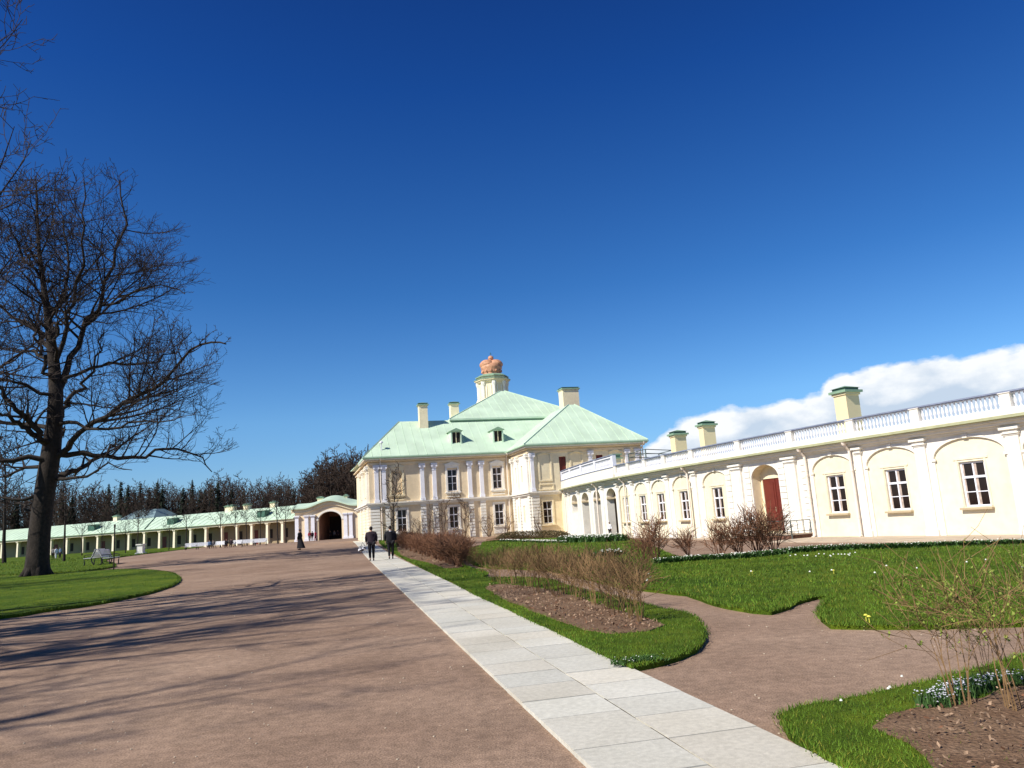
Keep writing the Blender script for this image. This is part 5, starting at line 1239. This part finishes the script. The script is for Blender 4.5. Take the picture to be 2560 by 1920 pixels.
    if skirt:
        b = MB(); prof = [(.17, .98), (.19, .8), (.23, .45), (.28, .14)]; v = []; f = []; N = 16
        for r_, z in prof:
            for j in range(N):
                a = 2 * math.pi * j / N; fo = 1 + .06 * math.sin(5 * a); v.append(S(r_ * fo * math.cos(a), r_ * 1.0 * fo * math.sin(a) - (1 - z) * .22 * (1 if math.sin(a) < 0 else .1), z))
        for i in range(3):
            for j in range(N): f.append((i * N + j, i * N + (j + 1) % N, (i + 1) * N + (j + 1) % N, (i + 1) * N + j))
        f.append(tuple(range(N))); b.mesh(v, f); b.build('skirt', skirt, t, smooth=True)
    # hair / hood, face
    hm = hair or M_hair
    b = MB(); c = S(0, .005, 1.615 + dz); N = 14; v = []; f = []
    for i in range(9):
        ph = math.pi * i / 8
        for j in range(N):
            th = 2 * math.pi * j / N; x, y, z = math.sin(ph) * math.cos(th), math.sin(ph) * math.sin(th), math.cos(ph)
            ry = .098 if y < 0 else (.088 if z > .25 else .045)
            v.append((c[0] + x * .086 * k, c[1] + y * ry * k, c[2] + z * (.098 if z > 0 else .12) * k))
    for i in range(8):
        for j in range(N): f.append((i * N + j, i * N + (j + 1) % N, (i + 1) * N + (j + 1) % N, (i + 1) * N + j))
    b.mesh(v, f); b.build('hair', hm, t, smooth=True)
    b = MB()
    for sg in (-1, 1): b.lathe(S(sg * .03, .098, 1.60 + dz), [(.009 * k, 0), (.006 * k, .008 * k)], 6)
    b.tube([S(0, .095, 1.60 + dz), S(0, .122, 1.565 + dz)], [.008 * k, .014 * k], 6); b.build('face', M_skin, t)
    if hood:
        skin('hood', [S(0, -.06, 1.44 + dz, .085), S(0, -.085, 1.38 + dz, .07)], [(0, 1)], hood, t, 1)
    t.location = loc; t.rotation_euler.z = rz
    return t
def people():
    g = ground(930, 1404); yaw = math.atan(.233)
    person(g + Vector((0, 0, .035)), yaw, 1.74, 'person walking away on the paved walk in dark plum jacket, carrying a patterned bag', M_plum, M_black, pose='walk', step=.16, build=1.15, arms=((.0, -.02), (.05, .0)), coat_len=.88)
    # the bag hangs from the left hand
    hb = g + Vector((-.38, -.28, .68)); t = thing('carried_bag', 'black and white patterned bag held low by the person in plum jacket', 'bag', hb)
    bp = mat('black_white_pattern', (.02, .02, .03), .8, var=.2, nscale=11, col2=(.75, .75, .8), detail=1)
    for n_ in bp.node_tree.nodes:
        if n_.type == 'VALTORGB': n_.color_ramp.elements[0].position = .49; n_.color_ramp.elements[1].position = .53
    
    skin('bag_body', [(hb.x + a, hb.y, hb.z + c, r1, r2) for a, c, r1, r2 in ((-.26, -.10, .17, .1), (-.05, .0, .2, .12), (.16, .06, .15, .1))], [(0, 1), (1, 2)], bp, t, 2)
    b = MB(); b.tube([hb + Vector((-.12, 0, .1)), hb + Vector((-.02, 0, .32)), hb + Vector((.12, 0, .12))], .014, 5); b.build('strap', M_black, t)
    g = ground(978, 1399)
    person(g + Vector((0, 0, .035)), yaw, 1.72, 'person all in black with pale collar walking away on the right side of the walk', M_black, M_black, pose='walk', step=.06, build=1.22, hood=M_whitecl, arms=((.1, .0), (.1, .0)), coat_len=.84)
    g = ground(750, 1375)
    person(g, R(75), 1.78, 'person in long black coat and skirt crossing the gravel alone', M_black, M_black, pose='walk', step=.12, skirt=M_black, build=1.0, coat_len=.95)
    for px, py, Y, lab, c, l, rz in ((774, 1350, 133, 'person in dark red top walking near the gate, left of the pair', M_red, M_grey, .3), (781, 1350, 133.5, 'person in dark clothes walking near the gate, right of the pair', M_plum, M_black, .2), (789, 1350, 131, 'person in bright red coat walking in front of the gate pilaster', mat('bright_red_cloth', (.5, .03, .06), .9), M_red, 2.5)):
        r = ray(px, py); x = r.x * Y; person((x, Y, gz(x, Y)), rz, 1.7, lab, c, l, step=.15)
    for px, Y, lab, c in ((826, 142.5, 'dark figure inside the gate arch, leftmost of three', M_black), (836, 143, 'dark figure inside the gate arch, middle of three', M_grey), (845, 142.8, 'dark figure inside the gate arch, rightmost of three', M_plum)):
        r = ray(px, 1345); x = r.x * Y; person((x, Y, .3), 3, 1.7, lab, c, M_black, step=.1)
    p = GM(50.8, -.9, -.18); person(p, R(200), 1.7, 'person with white top and dark trousers standing in the second gallery arch', M_whitecl, M_red, step=.05)
    p = GM(43.6, .5, -.2); person(p, R(150), 1.2, 'small child in white top before the last gallery arch', M_whitecl, M_black, step=.05, hair=M_hair)
    for i, (px, Y, lab, c) in enumerate(((133, 110, 'person in grey standing on the lawn beyond the thick trunk, leftmost of three', M_grey), (141, 109, 'person in white standing on the lawn beyond the thick trunk, middle of three', M_whitecl), (151, 111, 'person in dark blue standing on the lawn beyond the thick trunk, rightmost of three', M_blue))):
        r = ray(px, 1370); x = r.x * Y; person((x, Y, gz(x, Y) + .05), i * 1.3, 1.7, lab, c, M_black if i != 1 else M_whitecl, step=.08)
people()

# ------------------------------------------------------------------ benches, plinth
def make_bench(label, group=None, L=1.9):
    t = thing('park_bench', label, 'bench', group=group)
    for z, y in ((.43, .05), (.44, .15), (.44, .25), (.43, .35)):
        pass
    b = MB()
    for y in (.02, .11, .20, .29, .38): b.box(XY, -L / 2, L / 2, y, y + .07, .43, .46)
    b.build('seat', M_slat, t)
    b = MB()
    for i in range(6): z = .50 + i * .085; y = -.03 - i * .035; b.mesh([(x, y + dy, z + dzz) for x in (-L / 2, L / 2) for dy in (0, -.025) for dzz in (0, .07)], [(0, 1, 5, 4), (2, 3, 7, 6), (0, 2, 6, 4), (1, 3, 7, 5), (0, 1, 3, 2), (4, 5, 7, 6)])
    b.build('backrest', M_slat, t)
    for x in (-L / 2 + .1, L / 2 - .1):
        b = MB(); b.tube([(x, .42, 0), (x, .40, .22), (x, .44, .42), (x, .0, .42), (x, -.06, .55), (x, -.26, 1.02)], .034, 6); b.tube([(x, -.16, 0), (x, -.02, .22), (x, .0, .42)], .034, 6)
        b.tube([(x, .40, .42), (x, .44, .62), (x, .30, .66), (x, -.08, .64)], .026, 6); b.build('leg', M_cast, t)
    return t
def benches():
    g = ground(268, 1412); t0 = make_bench('white slatted park bench with black iron ends nearest the thick trunk, in front'); t0.location = g; t0.rotation_euler.z = R(-80); t0.scale = (1.25,) * 3
    o = dup(t0); o.location = g + Vector((-1.0, .2, .06)); o.rotation_euler.z = R(100); o['label'] = 'bench standing back to back behind the near white slatted bench'
    rng = random.Random(2); row = [(480, 118, 'leftmost white bench of the row along the far lawn edge'), (508, 117, 'white bench of the row, second from the left, beside seated visitors'), (553, 116, 'white bench of the row before the arcade, third from the left'), (597, 116, 'white bench of the row before the arcade, third from the right'), (622, 115, 'white bench of the row before the arcade, second from the right'), (650, 114, 'rightmost white bench of the row before the arcade')]
    for px, Y, lab in row:
        r = ray(px, 1360); x = r.x * Y; o = dup(t0); o.location = (x, Y, gz(x, Y) + .05); o.rotation_euler.z = R(180 + rng.uniform(-12, 12)); o.scale = (1.1, 1.05, 1.0); o['label'] = lab; o['group'] = 'benches along the far lawn edge'
    for px, Y, lab, c in ((524, 116.6, 'seated person in blue on the benches before the arcade', M_blue), (533, 116.8, 'seated person in grey on the benches before the arcade', M_grey), (566, 115.6, 'seated person in black, right of the seated pair', M_black), (578, 115.8, 'seated person in dark plum near the middle benches', M_plum)):
        r = ray(px, 1360); x = r.x * Y; person((x, Y, gz(x, Y) + .05), R(185), 1.7, lab, c, M_black, pose='sit')
    # white plinth
    g = ground(352, 1386); b = MB(); t = thing('stone_plinth', 'small white stone plinth at the gravel edge on the left', 'plinth', g)
    M = lambda s, o, z: g + Vector((s, o, z))
    b.box(M, -.55, .55, -.55, .55, 0, .25); b.box(M, -.38, .38, -.38, .38, .25, 1.25); b.build('base', M_white, t)
    b = MB(); b.box(M, -.5, .5, -.5, .5, 1.25, 1.4); b.build('top', M_white, t)
benches()
